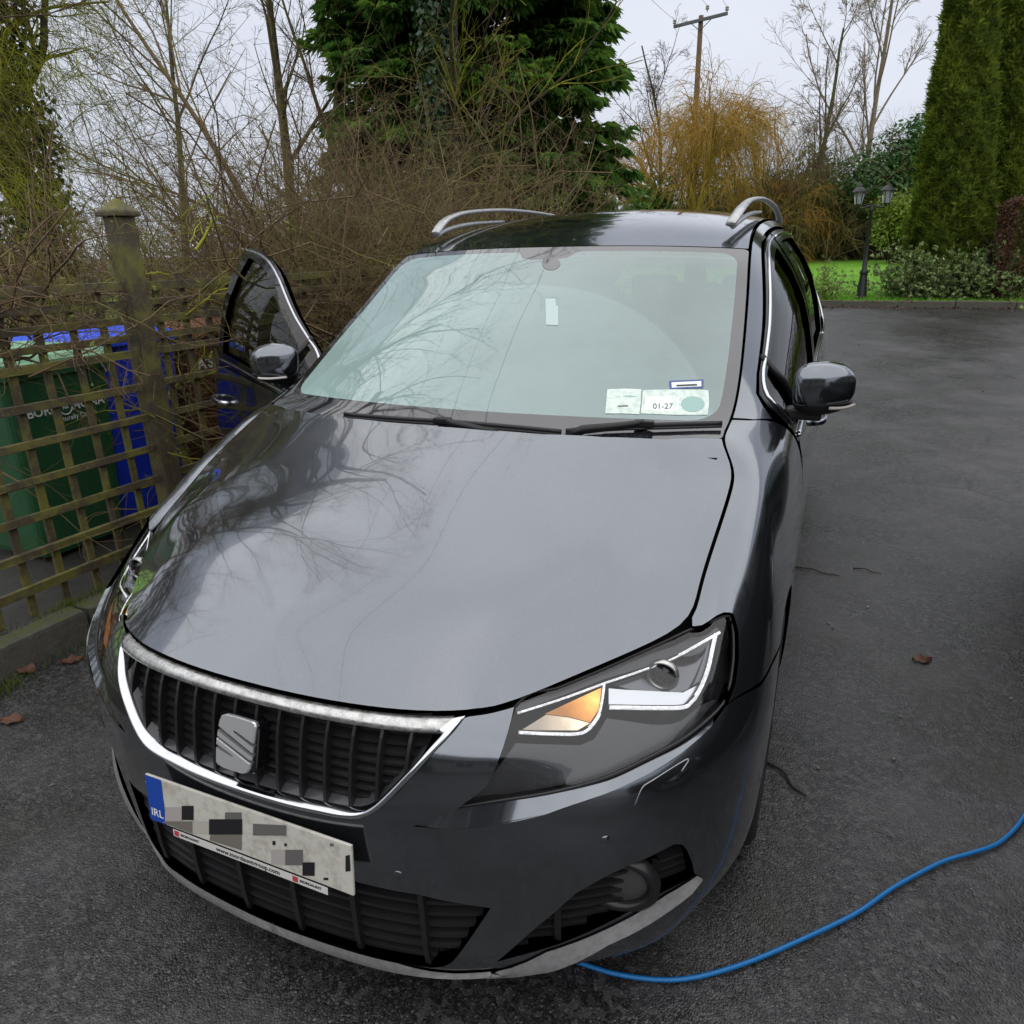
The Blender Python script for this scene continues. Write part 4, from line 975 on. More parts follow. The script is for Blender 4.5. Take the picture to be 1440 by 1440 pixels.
lt = uvs([(400, 1304), (433, 1316), (475, 1330), (558, 1352), (606, 1363.5), (640, 1367), (690, 1364)]); lb = uvs([(400, 1321), (433, 1333), (475, 1347), (558, 1370), (606, 1383), (640, 1386), (690, 1373)])
lp_ = [(0, lb[0][1])]+lb+lt[::-1]+[(0, lt[0][1])]; lf = lip_f(lp_); panel('front_lip', lp_, f=lf, fn=num_n(lf), material=M_LIP, parent=bumper, du=.3, dv=.2, flange=.014)
for s in (1, -1):
    for px_ in ((851, 1181), (560, 1230)):
        u, v = G0.hit(px_); p = B1(u, v); nn = N1(u, v); a = np.cross(nn, [0, 0, 1]); a /= np.linalg.norm(a); b = np.cross(a, nn)
        V, F = lathe([(0, .002), (.008, .002), (.0095, .0)], 16, 'z'); mesh('parking_sensor', [((p+a*x+b*y+nn*z)*[s, 1, 1]) for x, y, z in V], F, PAINT, bumper, True)
    tubeobj('washer_cover_line', spline([(lambda q: (B1(*q)+.0004*N1(*q))*[s, 1, 1])(G0.hit(p)) for p in ((892, 1133), (903, 1108), (918, 1097), (967, 1067), (958, 1085))], 30), .0010, M_SATIN, bumper, 5)
# ---- scuttle, wipers, windscreen papers
xs = np.linspace(-.73, .73, 41)
def hood_rear(x): a = abs(x); r = np.array(rear[::-1]); return np.array([x, np.interp(a, list(r[:, 0])+[.72], list(r[:, 1])+[1.01]), np.interp(a, list(r[:, 0])+[.72], list(r[:, 2])+[1.08])])
V = []
for x in xs: h = hood_rear(x); V += [h+[0, -.05, -.03], h+[0, .02, -.036], h+[0, .10, -.03]]
F = [(3*k+a, 3*k+3+a, 3*k+4+a, 3*k+1+a) for k in range(40) for a in (0, 1)]
mesh('scuttle', V, F, M_BLACK, car)
def wiper(blade, arm, piv):
    b = spline([W1(p, .014) for p in blade], 24); w = tubeobj('wiper', b, .0075, M_BLACK, car, 6, flat=.55)
    tubeobj('wiper_rubber', b-np.array([0, .004, .007]), .004, M_RUB, w, 5)
    a = spline([W1(p, .022) for p in arm], 12); tubeobj('wiper_arm', np.concatenate([[W1(piv, .004)], a]), np.linspace(.013, .008, 13), M_BLACK, w, 6, flat=.6)
    m_ = W1(arm[-1], .018); bm = bmesh.new(); box(bm, m_, (.05, .024, .018), None, .004); bmobj('blade_clip', bm, M_BLACK, w)
wiper([(487, 588), (560, 594), (640, 599), (720, 606), (790, 613)], [(640, 604), (625, 598)], (700, 612))
wiper([(796, 612), (860, 606), (930, 604), (1014, 602)], [(820, 613), (870, 608), (905, 603)], (800, 616))
M_PAPER = mat('paper', (.62, .70, .64), .7); t = NT(M_PAPER); t.set(Base_Color=t.mix(t.ramp(t.noise(t.coord('Object'), 60, 5), [(.4, 0), (.7, 1)]), (.66, .74, .68), (.46, .56, .50)))
M_PAPERB = mat('paper_white', (.74, .80, .77), .7); M_PBLUE = mat('paper_blue', (.07, .10, .26), .6); M_INK = mat('ink', (.05, .06, .06), .6); M_PGREEN = mat('paper_green', (.30, .45, .42), .6)
def wpoly(name, P, material, d=.0016): return mesh(name, [W1(p, d) for p in P], [tuple(range(len(P)))], material, windscreen)
wpoly('windscreen_disc', [(854, 548), (878, 547), (902, 548), (901, 566), (899, 583), (875, 582), (851, 582)], M_PAPER)
wpoly('windscreen_disc', [(904, 549), (950, 548), (996, 549), (997, 566), (995, 584), (950, 584), (901, 582)], M_PAPER)
wpoly('disc_label', [(908, 558), (955, 558), (953, 579), (906, 578)], M_PAPERB, .0022)
wpoly('disc_seal', [(957+17*math.cos(a)+17, 569+11*math.sin(a)) for a in np.linspace(0, 2*math.pi, 20)[:-1]], M_PGREEN, .0022)
wpoly('disc_tear', [(875, 558), (885, 556.5), (897, 558), (886, 559.5)], M_PGREEN, .0022)
wpoly('parking_permit', [(941, 536), (989, 534), (989, 546), (942, 548)], M_PBLUE)
wpoly('permit_label', [(944, 538.5), (986, 536.5), (986, 544), (944.5, 546)], M_PAPERB, .0022)
wpoly('permit_print', [(951, 542), (980, 540.6), (980, 543.2), (951, 544.4)], M_INK, .0026)
wpoly('small_print', [(869, 571.2), (883, 570.8), (883, 572.4), (869, 572.8)], M_INK, .0026)
def wtext(txt, c, px_w, px_h, material, name):
    me = text_mesh(txt, 1.0); xs_ = [v.co.x for v in me.vertices]; ys_ = [v.co.y for v in me.vertices]; w0, w1, h0, h1 = min(xs_), max(xs_), min(ys_), max(ys_)
    for v in me.vertices:
        p = (c[0]+((v.co.x-w0)/(w1-w0)-.5)*px_w, c[1]-((v.co.y-h0)/(h1-h0)-.5)*px_h); v.co = Vector(W1(p, .0028))
    return link(name, me, material, windscreen)
wtext('01-27', (932, 572), 28, 7.5, M_INK, 'disc_date')
wpoly('sensor_patch', [(775+13*math.cos(a), 371+9*math.sin(a)) for a in np.linspace(0, 2*math.pi, 22)[:-1]], M_FRIT, .001)
wpoly('toll_tag', [(767, 421), (781, 420), (782, 430), (785, 431), (785, 458), (768, 457)], mat('pale_tag', (.42, .52, .50), .5), .0012)
# ================================================================== the place
# ---- lie of the land: level under the car, then rising gently to the far kerb and lawn
FAR_Y = 14.3
kz1 = float(at((1150, 431), y=FAR_Y)[2]); kx1 = float(at((1150, 431), y=FAR_Y)[0]); kx2 = float(at((1440, 437), y=FAR_Y-.25)[0])
LAWN_Y = 30.0; lz1 = float(at((1200, 366), y=LAWN_Y)[2])
GY = np.array([-400, 5.5, 8.0, FAR_Y, 20.0, LAWN_Y, 60, 400.]); GZ = np.array([0, 0, (kz1)*.16, kz1, kz1+(lz1-kz1)*.38, lz1, lz1+.4, lz1+1.0])
def gz(y): return np.interp(y, GY, GZ)
def sheet(name, x0, x1, y0, y1, nx, ny, lift, material, xf=None, zf=None):
    X, Y = np.meshgrid(np.linspace(x0, x1, nx), np.linspace(y0, y1, ny)); 
    if xf is not None: X = xf(X, Y)
    Z = gz(Y)+lift
    if zf is not None: Z = Z+zf(X, Y)
    V = np.stack([X, Y, Z], -1).reshape(-1, 3); F = [(j*nx+i, j*nx+i+1, (j+1)*nx+i+1, (j+1)*nx+i) for j in range(ny-1) for i in range(nx-1)]
    return nmesh(name, V, quads=F, mat=material, smooth=True)
# materials
M_ASPH = mat('wet_asphalt', (.04, .04, .04), .5, spec=.5); t = NT(M_ASPH); p = t.pos()
dn = t.node('ShaderNodeTexNoise'); dn.inputs['Scale'].default_value = 40; t.l.new(p, dn.inputs['Vector']); pm = t.node('ShaderNodeMix', data_type='VECTOR'); pm.inputs[0].default_value = .012; t.l.new(p, pm.inputs[4]); t.l.new(dn.outputs['Color'], pm.inputs[5]); pw_ = pm.outputs[1]
big = t.noise(p, .55, 5, .6); mid = t.noise(p, 3.5, 5, .6); fine = t.noise(p, 60, 4, .7)
st = t.voro(pw_, 190, out='Color'); stv = t.voro(pw_, 190); sep = t.node('ShaderNodeSeparateColor'); t.l.new(st, sep.inputs[0])
c = t.mix(sep.outputs[0], (.011, .0107, .0115), (.066, .0635, .0655))
c = t.mix(t.ramp(sep.outputs[1], [(.92, 0), (.95, 1)]), c, (.14, .136, .13))
c = t.mix(t.ramp(stv, [(.30, 0), (.62, .75)]), c, (.010, .010, .010))
c = t.mix(t.math('MULTIPLY', t.ramp(mid, [(.55, 0), (.72, 1)]), .30), c, (.028, .032, .016))
c = t.mix(t.math('MULTIPLY', t.ramp(big, [(.35, 1), (.55, 0)]), .22), c, (.016, .016, .016))
st2 = t.node('ShaderNodeSeparateColor'); t.l.new(t.voro(pw_, 62, out='Color'), st2.inputs[0]); c = t.mix(t.math('MULTIPLY', t.ramp(st2.outputs[0], [(.55, 0), (.9, 1)]), .38), c, (.105, .102, .10)); c = t.mix(t.math('MULTIPLY', t.ramp(st2.outputs[1], [(.6, 0), (.95, 1)]), .35), c, (.010, .010, .010))
pt1 = t.noise(p, 1.4, 6, .65); c = t.mix(t.math('MULTIPLY', t.ramp(pt1, [(.46, 0), (.66, 1)]), .45), c, (.095, .092, .097)); c = t.mix(t.math('MULTIPLY', t.ramp(t.noise(p, 2.3, 5, .6), [(.52, 0), (.7, 1)]), .5), c, (.030, .030, .018))
wv = t.node('ShaderNodeTexVoronoi', feature='DISTANCE_TO_EDGE'); wv.inputs['Scale'].default_value = .42; t.l.new(t.mix(.10, p, dn.outputs['Color']), wv.inputs['Vector'])
crk = t.math('MULTIPLY', t.ramp(wv.outputs['Distance'], [(.0, 1), (.006, 0)]), t.ramp(t.noise(p, .9, 3), [(.52, 0), (.58, 1)])); c = t.mix(crk, c, (.006, .006, .006))
t.set(Base_Color=c, Roughness=t.mix(t.ramp(t.math('ADD', big, t.math('MULTIPLY', t.math('SUBTRACT', mid, .5), .5)), [(.38, 0), (.66, 1)]), (.24, .24, .24), (.48, .48, .48)))
h = t.math('ADD', t.math('MULTIPLY', stv, -1.0), t.math('MULTIPLY', fine, .6)); t.bump(h, .5, .004)
M_SOIL = mat('yard_ground', (.03, .028, .024), .8); t = NT(M_SOIL); p = t.pos()
c = t.mix(t.noise(p, 90, 5, .7), (.012, .012, .011), (.055, .052, .045)); c = t.mix(t.ramp(t.noise(p, 2.6, 5), [(.5, 0), (.68, 1)]), c, (.028, .035, .012)); t.set(Base_Color=c, Roughness=t.ramp(t.noise(p, 4, 4), [(.35, .35), (.65, .8)])); t.bump(t.noise(p, 120, 5, .7), .6, .01)
M_GRASS = mat('lawn_grass', (.05, .14, .015), .8); t = NT(M_GRASS); p = t.pos()
c = t.mix(t.noise(p, 30, 6, .7), (.11, .31, .012), (.22, .52, .03)); c = t.mix(t.ramp(t.noise(p, 1.1, 4), [(.5, 0), (.7, .6)]), c, (.28, .50, .05)); t.set(Base_Color=c); t.bump(t.noise(p, 90, 5, .8), .9, .04)
M_KERB = mat('kerb_concrete', (.20, .19, .17), .85); t = NT(M_KERB); p = t.pos()
c = t.mix(t.noise(p, 26, 6, .7), (.035, .033, .028), (.12, .112, .095)); g_ = t.node('ShaderNodeNewGeometry'); sx_ = t.node('ShaderNodeSeparateXYZ'); t.l.new(g_.outputs['Normal'], sx_.inputs[0])
c = t.mix(t.math('MULTIPLY', t.ramp(t.noise(p, 9, 5, .7), [(.42, 0), (.58, 1)]), t.ramp(sx_.outputs[2], [(.2, .1), (.8, .85)])), c, (.075, .095, .02)); t.set(Base_Color=c); t.bump(t.noise(p, 70, 5, .7), .7, .008)
M_MOSS = mat('moss', (.06, .085, .012), .95); t = NT(M_MOSS); t.set(Base_Color=t.mix(t.noise(t.pos(), 50, 4), (.035, .055, .008), (.13, .15, .025)))

_gx = [-400., 400.]; _V = [(x, float(y), float(z)-.06) for y, z in zip(GY, GZ) for x in _gx]
M_FIELD = mat('winter_field', (.06, .065, .035), .9); t = NT(M_FIELD); p = t.pos(); t.set(Base_Color=t.mix(t.noise(p, 8, 6, .7), (.045, .05, .028), (.085, .085, .05)))
tag(mesh('ground', _V, [(2*k, 2*k+1, 2*k+3, 2*k+2) for k in range(len(GY)-1)], M_FIELD), kind='structure')
def fence_x(y): return -2.03+.0465*(np.asarray(y)-1.5)
KX = lambda y: -1.86+.03*(np.asarray(y)-1.0)
drv = sheet('driveway', 0, 1, -60, FAR_Y, 30, 140, .0, M_ASPH, lambda X, Y: KX(Y)+X*(40-KX(Y))); tag(drv, kind='structure')
yard = sheet('yard', 0, 1, -3, 9.5, 20, 50, .085, M_SOIL, lambda X, Y: KX(Y)-.10-X*7.4, lambda X, Y: .012*np.sin(X*9+Y*5)); tag(yard, kind='structure')
lawn = sheet('lawn', -14, 40, FAR_Y+.1, LAWN_Y+14, 60, 60, .05, M_GRASS, None, lambda X, Y: .03*np.sin(X*.9)*np.cos(Y*.7)); tag(lawn, kind='structure')
tag(sheet('lawn', -34, -9.0, -2, FAR_Y+.1, 40, 40, .03, M_GRASS, None, lambda X, Y: .03*np.sin(X*.9)*np.cos(Y*.7)), kind='structure')
# ---- kerbs: single stones
def kerbstone(name, c, L, w, h, rz, tilt, parent):
    bm = bmesh.new(); box(bm, (0, 0, h/2), (w, L-.012, h), None, .014)
    for v in bm.verts: v.co += Vector((rnd.uniform(-.004, .004), rnd.uniform(-.003, .003), rnd.uniform(-.004, .004)))
    o = bmobj(name, bm, M_KERB, parent); o.location = c; o.rotation_euler = (0, tilt, rz); return o
kl = empty('kerb', (-1.86, 1, 0)); tag(kl, 'mossy stone kerb along the foot of the trellis fence', 'kerb')
for y in np.arange(-1.4, 9.2, .60):
    kerbstone('kerb_stone', (float(KX(y+.3))-.055+1.86, y+.3-1, -.03), .60, .115, .155+rnd.uniform(-.008, .008), -.03, rnd.uniform(-.02, .02), kl)
kf = empty('kerb', (2, FAR_Y, kz1)); tag(kf, 'straight concrete kerb between the drive and the far lawn', 'kerb')
for x in np.arange(-3.0, 16, .9):
    kerbstone('kerb_stone', (x-2, .03+.012*x*0, -.04), .9, .12, .15+rnd.uniform(-.004, .004), math.pi/2, 0, kf)

# ---- trellis fence
M_WOOD = mat('mossy_wood', (.05, .045, .03), .8); t = NT(M_WOOD); p = t.coord('Object'); pg = t.pos((1, 1, .12)); pw = t.pos()
c = t.mix(t.noise(pg, 90, 5, .7), (.024, .018, .011), (.115, .088, .052)); c = t.mix(t.ramp(t.noise(pw, 7, 6, .7), [(.44, 0), (.60, .85)]), c, (.15, .142, .028)); c = t.mix(t.ramp(t.noise(pw, 45, 5, .7), [(.60, 0), (.74, .7)]), c, (.24, .25, .15)); t.set(Base_Color=c, Roughness=t.ramp(t.noise(pw, 12, 3), [(.3, .4), (.7, .9)])); t.bump(t.noise(pw, 130, 6, .75), .6, .004)
fence = empty('trellis_fence', (-2.03, 1.5, .085)); tag(fence, 'mossy square trellis fence with capped posts along the drive', 'fence')
FO = np.array([-2.03, 1.5, .085]); frz = -math.atan(.0465)
def fpart(name, y, z, off, s, parent=fence, rz=0, jit=.0, bev=.003):
    bm = bmesh.new(); n_ = max(1, int(max(s)/.2)); box(bm, (0, 0, 0), s, None, bev)
    ax = int(np.argmax(s))
    for v in bm.verts: v.co += Vector((rnd.uniform(-.0015, .0015), rnd.uniform(-.0015, .0015), rnd.uniform(-.0015, .0015)))
    o = bmobj(name, bm, M_WOOD, parent); o.location = (float(fence_x(y))+off-FO[0], y-FO[1], z-FO[2]); o.rotation_euler = (rnd.uniform(-jit, jit), rnd.uniform(-jit, jit), frz); return o
posts = [-.25, 1.665, 3.58, 5.5]
for y in posts:
    pz = 1.68 if y < 3 else 1.42; pt = fpart('post', y, pz/2+.04, -.0, (.095, .095, pz), bev=.006)
    if y > 3: continue
    bm = bmesh.new(); box(bm, (0, 0, pz/2+.012), (.132, .132, .022), None, .006); cp = bmesh.ops.create_cone(bm, cap_ends=True, segments=4, radius1=.086, radius2=.012, depth=.05)
    bmesh.ops.transform(bm, matrix=Matrix.Translation((0, 0, pz/2+.049)) @ Matrix.Rotation(math.pi/4, 4, 'Z'), verts=cp['verts']); bmobj('post_cap', bm, M_WOOD, pt)
for a, b in zip(posts[:-1], posts[1:]):
    y0, y1 = a+.058, b-.058; L = y1-y0
    for k, z in enumerate(np.arange(.226, 1.50, .15)):
        fpart('trellis_rail', (y0+y1)/2, z+.0, .012, (.018, L, .034 if k not in (0, 8) else .040), jit=.004)
    for z in (1.20, 1.352):
        fpart('trellis_rail', (y0+y1)/2, z, .012, (.018, L, .030), jit=.004)
    for y in np.arange(y0+.07, y1-.03, .147):
        fpart('trellis_slat', y, .785, -.012, (.018, .031, 1.38), jit=.006)

# ---- wheelie bins behind the fence
def bin_mat(n, c1, c2):
    mm = mat(n, c1, .42); t = NT(mm); p = t.pos(); t.set(Base_Color=t.mix(t.ramp(t.noise(p, 9, 6, .7), [(.4, 0), (.75, 1)]), c1, c2), Roughness=t.ramp(t.noise(p, 25, 4), [(.3, .3), (.7, .55)])); return mm
def wheelie(name, label, y0, y1, x, body, lid, H=1.0):
    yc = (y0+y1)/2; w = y1-y0; r = empty(name, (x-.36, yc, .085)); tag(r, label, 'wheelie bin', 'wheelie bins behind the trellis')
    d = .62; n = 10
    def ringp(wx, wy, z, rr=.05):
        P = []
        for cx, cy, a0 in ((wx/2-rr, wy/2-rr, 0), (-wx/2+rr, wy/2-rr, 90), (-wx/2+rr, -wy/2+rr, 180), (wx/2-rr, -wy/2+rr, 270)):
            P += [(cx+rr*math.cos(a), cy+rr*math.sin(a), z) for a in np.radians(np.linspace(a0, a0+90, 5))]
        return P
    prof = [(d*.74, w*.80, .03), (d*.76, w*.83, .06), (d*.97, w*.965, H-.075), (d*1.0, w*.985, H-.07), (d*1.02, w*1.0, H-.065), (d*1.02, w*1.0, H-.01), (d*.95, w*.93, H-.01)]
    V = []; F = []
    for q in prof: V += ringp(*q)
    m_ = 20
    for k in range(len(prof)-1):
        for i in range(m_): F.append((k*m_+i, k*m_+(i+1) % m_, (k+1)*m_+(i+1) % m_, (k+1)*m_+i))
    F.append(tuple(range(m_))[::-1]); bo = mesh('bin_body', V, F, body, r, False)
    bo.data.polygons.foreach_set('use_smooth', [False]*len(bo.data.polygons))
    V = []; F = []; pr = [(d*1.05, w*1.03, H-.022), (d*1.05, w*1.03, H+.010), (d*1.0, w*.98, H+.032), (d*.90, w*.86, H+.040), (d*.82, w*.78, H+.055), (d*.3, w*.3, H+.062)]
    for q in pr: V += ringp(*q)
    for k in range(len(pr)-1):
        for i in range(m_): F.append((k*m_+i, k*m_+(i+1) % m_, (k+1)*m_+(i+1) % m_, (k+1)*m_+i))
    F.append(tuple((len(pr)-1)*m_+i for i in range(m_))); li = mesh('bin_lid', V, F, lid, r, False)
    for yy in (-w*.28, w*.28):
        bm = bmesh.new(); box(bm, (d*.53, yy, H-.005), (.05, .16, .03), None, .01); bmobj('lid_grip', bm, lid, li)
    for yy in (-w*.42, w*.42):
        V, F = lathe([(.0, -.025), (.09, -.025), (.10, -.015), (.10, .015), (.09, .025), (0, .025)], 20, 'y'); wv = mesh('bin_wheel', V, F, M_RUB, r, True); wv.location = (-d*.42, yy, .10)
    return r, d, w, H
def bin_text(r, d, H, txt, size, yy, z, material, bold=.0, name='bin_lettering'):
    me = text_mesh(txt, size, 1.0, 0, bold); o = link(name, me, material, r); lean = (d*.115)/(H-.13)
    xx = d*.38+(z-.06)/(H-.135)*(d*.105)+.004
    o.matrix_local = Matrix.Translation((xx, yy, z)) @ Matrix.Rotation(math.pi/2, 4, 'Z') @ Matrix.Rotation(math.pi/2-math.atan(lean), 4, 'X'); return o
BX = -2.45
def ypx(px): return float(at(px, x=BX)[1])
g_body = bin_mat('green_plastic', (.022, .095, .036), (.032, .118, .05)); g_lid = bin_mat('pale_green_lid', (.20, .42, .24), (.28, .50, .33))
b_body = bin_mat('blue_plastic', (.014, .04, .55), (.022, .06, .65)); b_lid = bin_mat('blue_lid', (.02, .08, .70), (.04, .12, .80))
n_body = bin_mat('brown_plastic', (.12, .045, .025), (.15, .065, .04)); n_lid = bin_mat('brown_lid', (.20, .075, .04), (.24, .10, .06))
M_BW = mat('bin_white', (.62, .64, .62), .6)
ge = ypx((176, 560)); gr_bin, d_, w_, H_ = wheelie('wheelie_bin', 'dark green wheelie bin with pale green lid and white lettering', ge-.58, ge, BX, g_body, g_lid, 1.0)
zt = float(at((100, 575), x=BX)[2])-.085
bin_text(gr_bin, d_, H_, 'BORD', .060, -.118, zt, M_BW, .0012); bin_text(gr_bin, d_, H_, 'MÓNA', .060, .125, zt, M_BW, .0012)
bin_text(gr_bin, d_, H_, 'NA', .022, .0, zt, M_BW, .0006); bin_text(gr_bin, d_, H_, 'Naturally Driven', .034, .05, zt-.055, M_BW, .0004)
o = tubeobj('bin_emblem', [(0, .036*math.cos(a), .036*math.sin(a)) for a in np.linspace(0, 2*math.pi, 26, endpoint=False)], .004, M_BW, gr_bin, 5, closed=True); o.location = (d_*.38+(zt-.06)/(H_-.135)*d_*.105+.002, 0, zt)
bs = ypx((158, 600)); be = ypx((284, 560))
bl_bin, d2, w2, H2 = wheelie('wheelie_bin', 'bright blue wheelie bin with blue lid between the green and brown bins', be-.58, be, BX-.06, b_body, b_lid, 1.04)
_q = at((246, 556), x=BX-.1); bin_text(bl_bin, d2, H2, 'S', .085, float(_q[1])-(be-.29), float(_q[2])-.085, M_BW, .002)
br_bin, d3, w3, H3 = wheelie('wheelie_bin', 'brown wheelie bin with white letters beside the open car door', be+.05, be+.63, BX-.02, n_body, n_lid, 1.03)
_q = at((293, 511), x=BX-.06); bin_text(br_bin, d3, H3, "A'S", .095, float(_q[1])-(be+.34), float(_q[2])-.085, M_BW, .003)

# ---- lamp post with two lanterns
def lamp_post(base, H, lean):
    r = empty('lamp_post', base); r.rotation_euler = lean; tag(r, 'leaning black garden lamp post with two lanterns on the far lawn edge', 'lamp post')
    bk = mat('lamp_black_paint', (.012, .014, .013), .45)
    V, F = lathe([(0, 0), (.115, 0), (.105, .06), (.066, .50), (.062, .52), (.075, .54), (.075, .58), (.046, .62), (.036, H*.45), (.028, H*.80), (.042, H*.81), (.042, H*.83), (.025, H*.85), (.025, H*.88)], 16); mesh('post', V, F, bk, r, True)
    ar = tubeobj('arm', spline([(-.24, 0, H*.865), (-.17, 0, H*.84), (0, 0, H*.86), (.17, 0, H*.84), (.24, 0, H*.865)], 24), .016, bk, r, 6)
    M_LG, _ = glass_mat('lantern_glass', (.8, .82, .82), 1.5, lambda t: .35, (.5, .52, .52))
    for sx in (-.24, .24):
        lt_ = empty('lantern', (sx, 0, H*.865)); lt_.parent = r
        V, F = lathe([(.0, .0), (.06, .0), (.07, .02)], 6); mesh('lantern_base', V, F, bk, lt_)
        V, F = lathe([(.065, .02), (.105, .24)], 6); mesh('lantern_pane', V, F, M_LG, lt_)
        for k in range(6): a = math.pi/3*k; tubeobj('lantern_bar', [(.066*math.cos(a), .066*math.sin(a), .02), (.107*math.cos(a), .107*math.sin(a), .24)], .006, bk, lt_, 4)
        V, F = lathe([(.135, .235), (.125, .25), (.06, .31), (.03, .325), (.035, .345), (.012, .36), (.012, .385), (0, .40)], 12); mesh('lantern_roof', V, F, bk, lt_, True)
        V, F = lathe([(0, .03), (.03, .04), (.035, .12), (.02, .16), (0, .165)], 10); mesh('bulb', V, F, mat('bulb_white', (.75, .75, .72), .4), lt_, True)
lb_ = at((1210, 424), y=FAR_Y+1.0); ltop = at((1229, 264), y=FAR_Y+1.0); HL_ = float(np.linalg.norm(ltop-lb_))
lamp_post((float(lb_[0]), float(lb_[1]), float(lb_[2])-.02), HL_, (0, math.atan2(ltop[0]-lb_[0], ltop[2]-lb_[2]), .15))
# ---- electricity pole and wires overhead
UY = 42.0; pt_ = at((986, 22), y=UY); pb_ = at((981, 300), y=UY)
pole = empty('utility_pole', (float(pt_[0]), UY, 0)); tag(pole, 'wooden electricity pole with crossarm and insulators beyond the trees', 'utility pole')
M_POLE = mat('pole_wood', (.10, .062, .035), .85); zt_ = float(pt_[2])
tubeobj('pole_shaft', [(0, 0, .5), (0, 0, zt_*.6), (0, 0, zt_)], [.17, .145, .12], M_POLE, pole, 12)
al, ar_ = at((948, 36), y=UY), at((1024, 23), y=UY); cz = float((al[2]+ar_[2])/2); hw = float((ar_[0]-al[0])/2)
bm = bmesh.new(); box(bm, (0, -.17, 0), (2*hw, .12, .14), None, .01); o = bmobj('crossarm', bm, mat('arm_steel', (.10, .10, .105), .6, .5), pole); o.location = (0, 0, cz); o.rotation_euler = (0, -.10, 0)
M_CER = mat('ceramic', (.28, .27, .26), .2); ins = []
for kx, dz in ((-hw*.96, -.12), (hw*.24, .30), (hw*.96, .14)):
    V, F = lathe([(.02, 0), (.03, .10), (.09, .12), (.10, .16), (.05, .18), (.10, .22), (.09, .26), (.04, .30), (0, .31)], 12); q = mesh('insulator', V, F, M_CER, pole, True); q.location = (kx, -.17, cz+dz-.0); ins.append(np.array([pt_[0]+kx, UY-.17, cz+dz+.26]))
for a_ in (-1, 1): tubeobj('brace', [(a_*hw*.4, -.17, cz-.02), (0, -.14, cz-.45)], .02, MATS['arm_steel'], pole, 5)
M_WIRE = mat('wire', (.02, .02, .02), .5)
for k, p0 in enumerate(ins):
    p1 = np.array([-3.4+1.15*k, -30.0, 8.6]); s_ = np.linspace(0, 1, 60)[:, None]; P = p0*(1-s_)+p1*s_; P[:, 2] -= 1.5*(4*s_*(1-s_))[:, 0]
    P[:, 0] += 0
    w = tubeobj('overhead_wire', P, .009, M_WIRE, None, 4); tag(w, ['left', 'middle', 'right'][k]+' overhead wire running from the pole crossarm above the car', 'wire', 'overhead wires')
# ---- blue lead across the drive
cab_px = [(760, 1330), (785, 1343), (812, 1353), (870, 1370), (950, 1377), (1030, 1362), (1110, 1329), (1200, 1285), (1262, 1245), (1320, 1214), (1365, 1200), (1400, 1188), (1425, 1168), (1440, 1146), (1470, 1095), (1560, 1020), (1740, 960), (2100, 930)]
cp_ = [at(p, z=.012) for p in cab_px]
M_CAB = mat('blue_lead', (.008, .15, .42), .35); _cl = spline(cp_, 120); _cl[:, :2] += np.stack([0.0016*np.sin(np.arange(120)*.31)+.0008*np.sin(np.arange(120)*.83), .0012*np.sin(np.arange(120)*.47+1)], 1)
cb = tubeobj('power_lead', _cl, .0056, M_CAB, None, 8); tag(cb, 'bright blue electric lead curving over the wet drive', 'cable')

# ---- a second car, parked alongside, of which only the far corner shows
car2 = empty('car', (2.90, -1.0, 0)); tag(car2, 'dark parked car mostly hidden beyond the right edge of the picture', 'car')
P_DARK = paint_mat('black_paint', (.012, .012, .014), (.02, .02, .022))
keep = {'front_bumper', 'front_wing', 'bonnet', 'front_door', 'rear_door', 'rear_wing', 'pillar_rail', 'roof', 'windscreen', 'wheel', 'tailgate', 'rear_glass', 'rear_bumper', 'sill', 'middle_pillar', 'headlight', 'grille', 'tail_light', 'underbody', 'inner_nose'}
sub_keep = {'window_glass', 'window_frame', 'rim', 'spokes', 'black_border', 'quarter_glass', 'mirror_shell', 'mirror_base', 'mirror_arm', 'lamp_bucket', 'lamp_back', 'lower_slat', 'fin', 'front_lip', 'recess_back', 'hub'}
def base_name(o): return o.name.split('.')[0]
def dup(o, parent):
    c = o.copy(); COL.objects.link(c); c.parent = parent
    for k in ('label', 'category', 'group'):
        if k in c: del c[k]
    if base_name(o) == 'front_door': c.matrix_local = Matrix.Identity(4)
    for sl in c.material_slots:
        if sl.material == PAINT: sl.link = 'OBJECT'; sl.material = P_DARK
    return c
for ch in list(car.children):
    if base_name(ch) in keep:
        c = dup(ch, car2)
        for g in list(ch.children):
            if base_name(g) in sub_keep:
                e = dup(g, c)

# ---- the house the photographer stands in front of (met in reflections)
house = empty('house', (1.0, -8.5, 0)); tag(house, 'low rendered house with slate roof behind the photographer, facing the car front', 'house')
M_REND = mat('grey_render', (.30, .285, .26), .9); t = NT(M_REND); t.set(Base_Color=t.mix(t.noise(t.pos(), 3, 6, .7), (.20, .19, .17), (.34, .325, .30))); t.bump(t.noise(t.pos(), 80, 4), .4, .01)
M_SLATE = mat('slate', (.045, .047, .052), .6); M_UPVC = mat('window_white', (.6, .6, .58), .4); M_PANE = mat('dark_pane', (.02, .022, .025), .04)
bm = bmesh.new(); box(bm, (0, -3.0, 1.3), (15, 6, 2.6)); bmobj('wall', bm, M_REND, house)
bm = bmesh.new(); vs = [bm.verts.new(q) for q in ((-7.9, .45, 2.5), (7.9, .45, 2.5), (7.9, -3, 4.6), (-7.9, -3, 4.6), (-7.9, -6.45, 2.5), (7.9, -6.45, 2.5))]
for q in ((0, 1, 2, 3), (3, 2, 5, 4), (0, 3, 4), (1, 5, 2)): bm.faces.new([vs[i] for i in q])
rf = bmobj('roof', bm, M_SLATE, house)
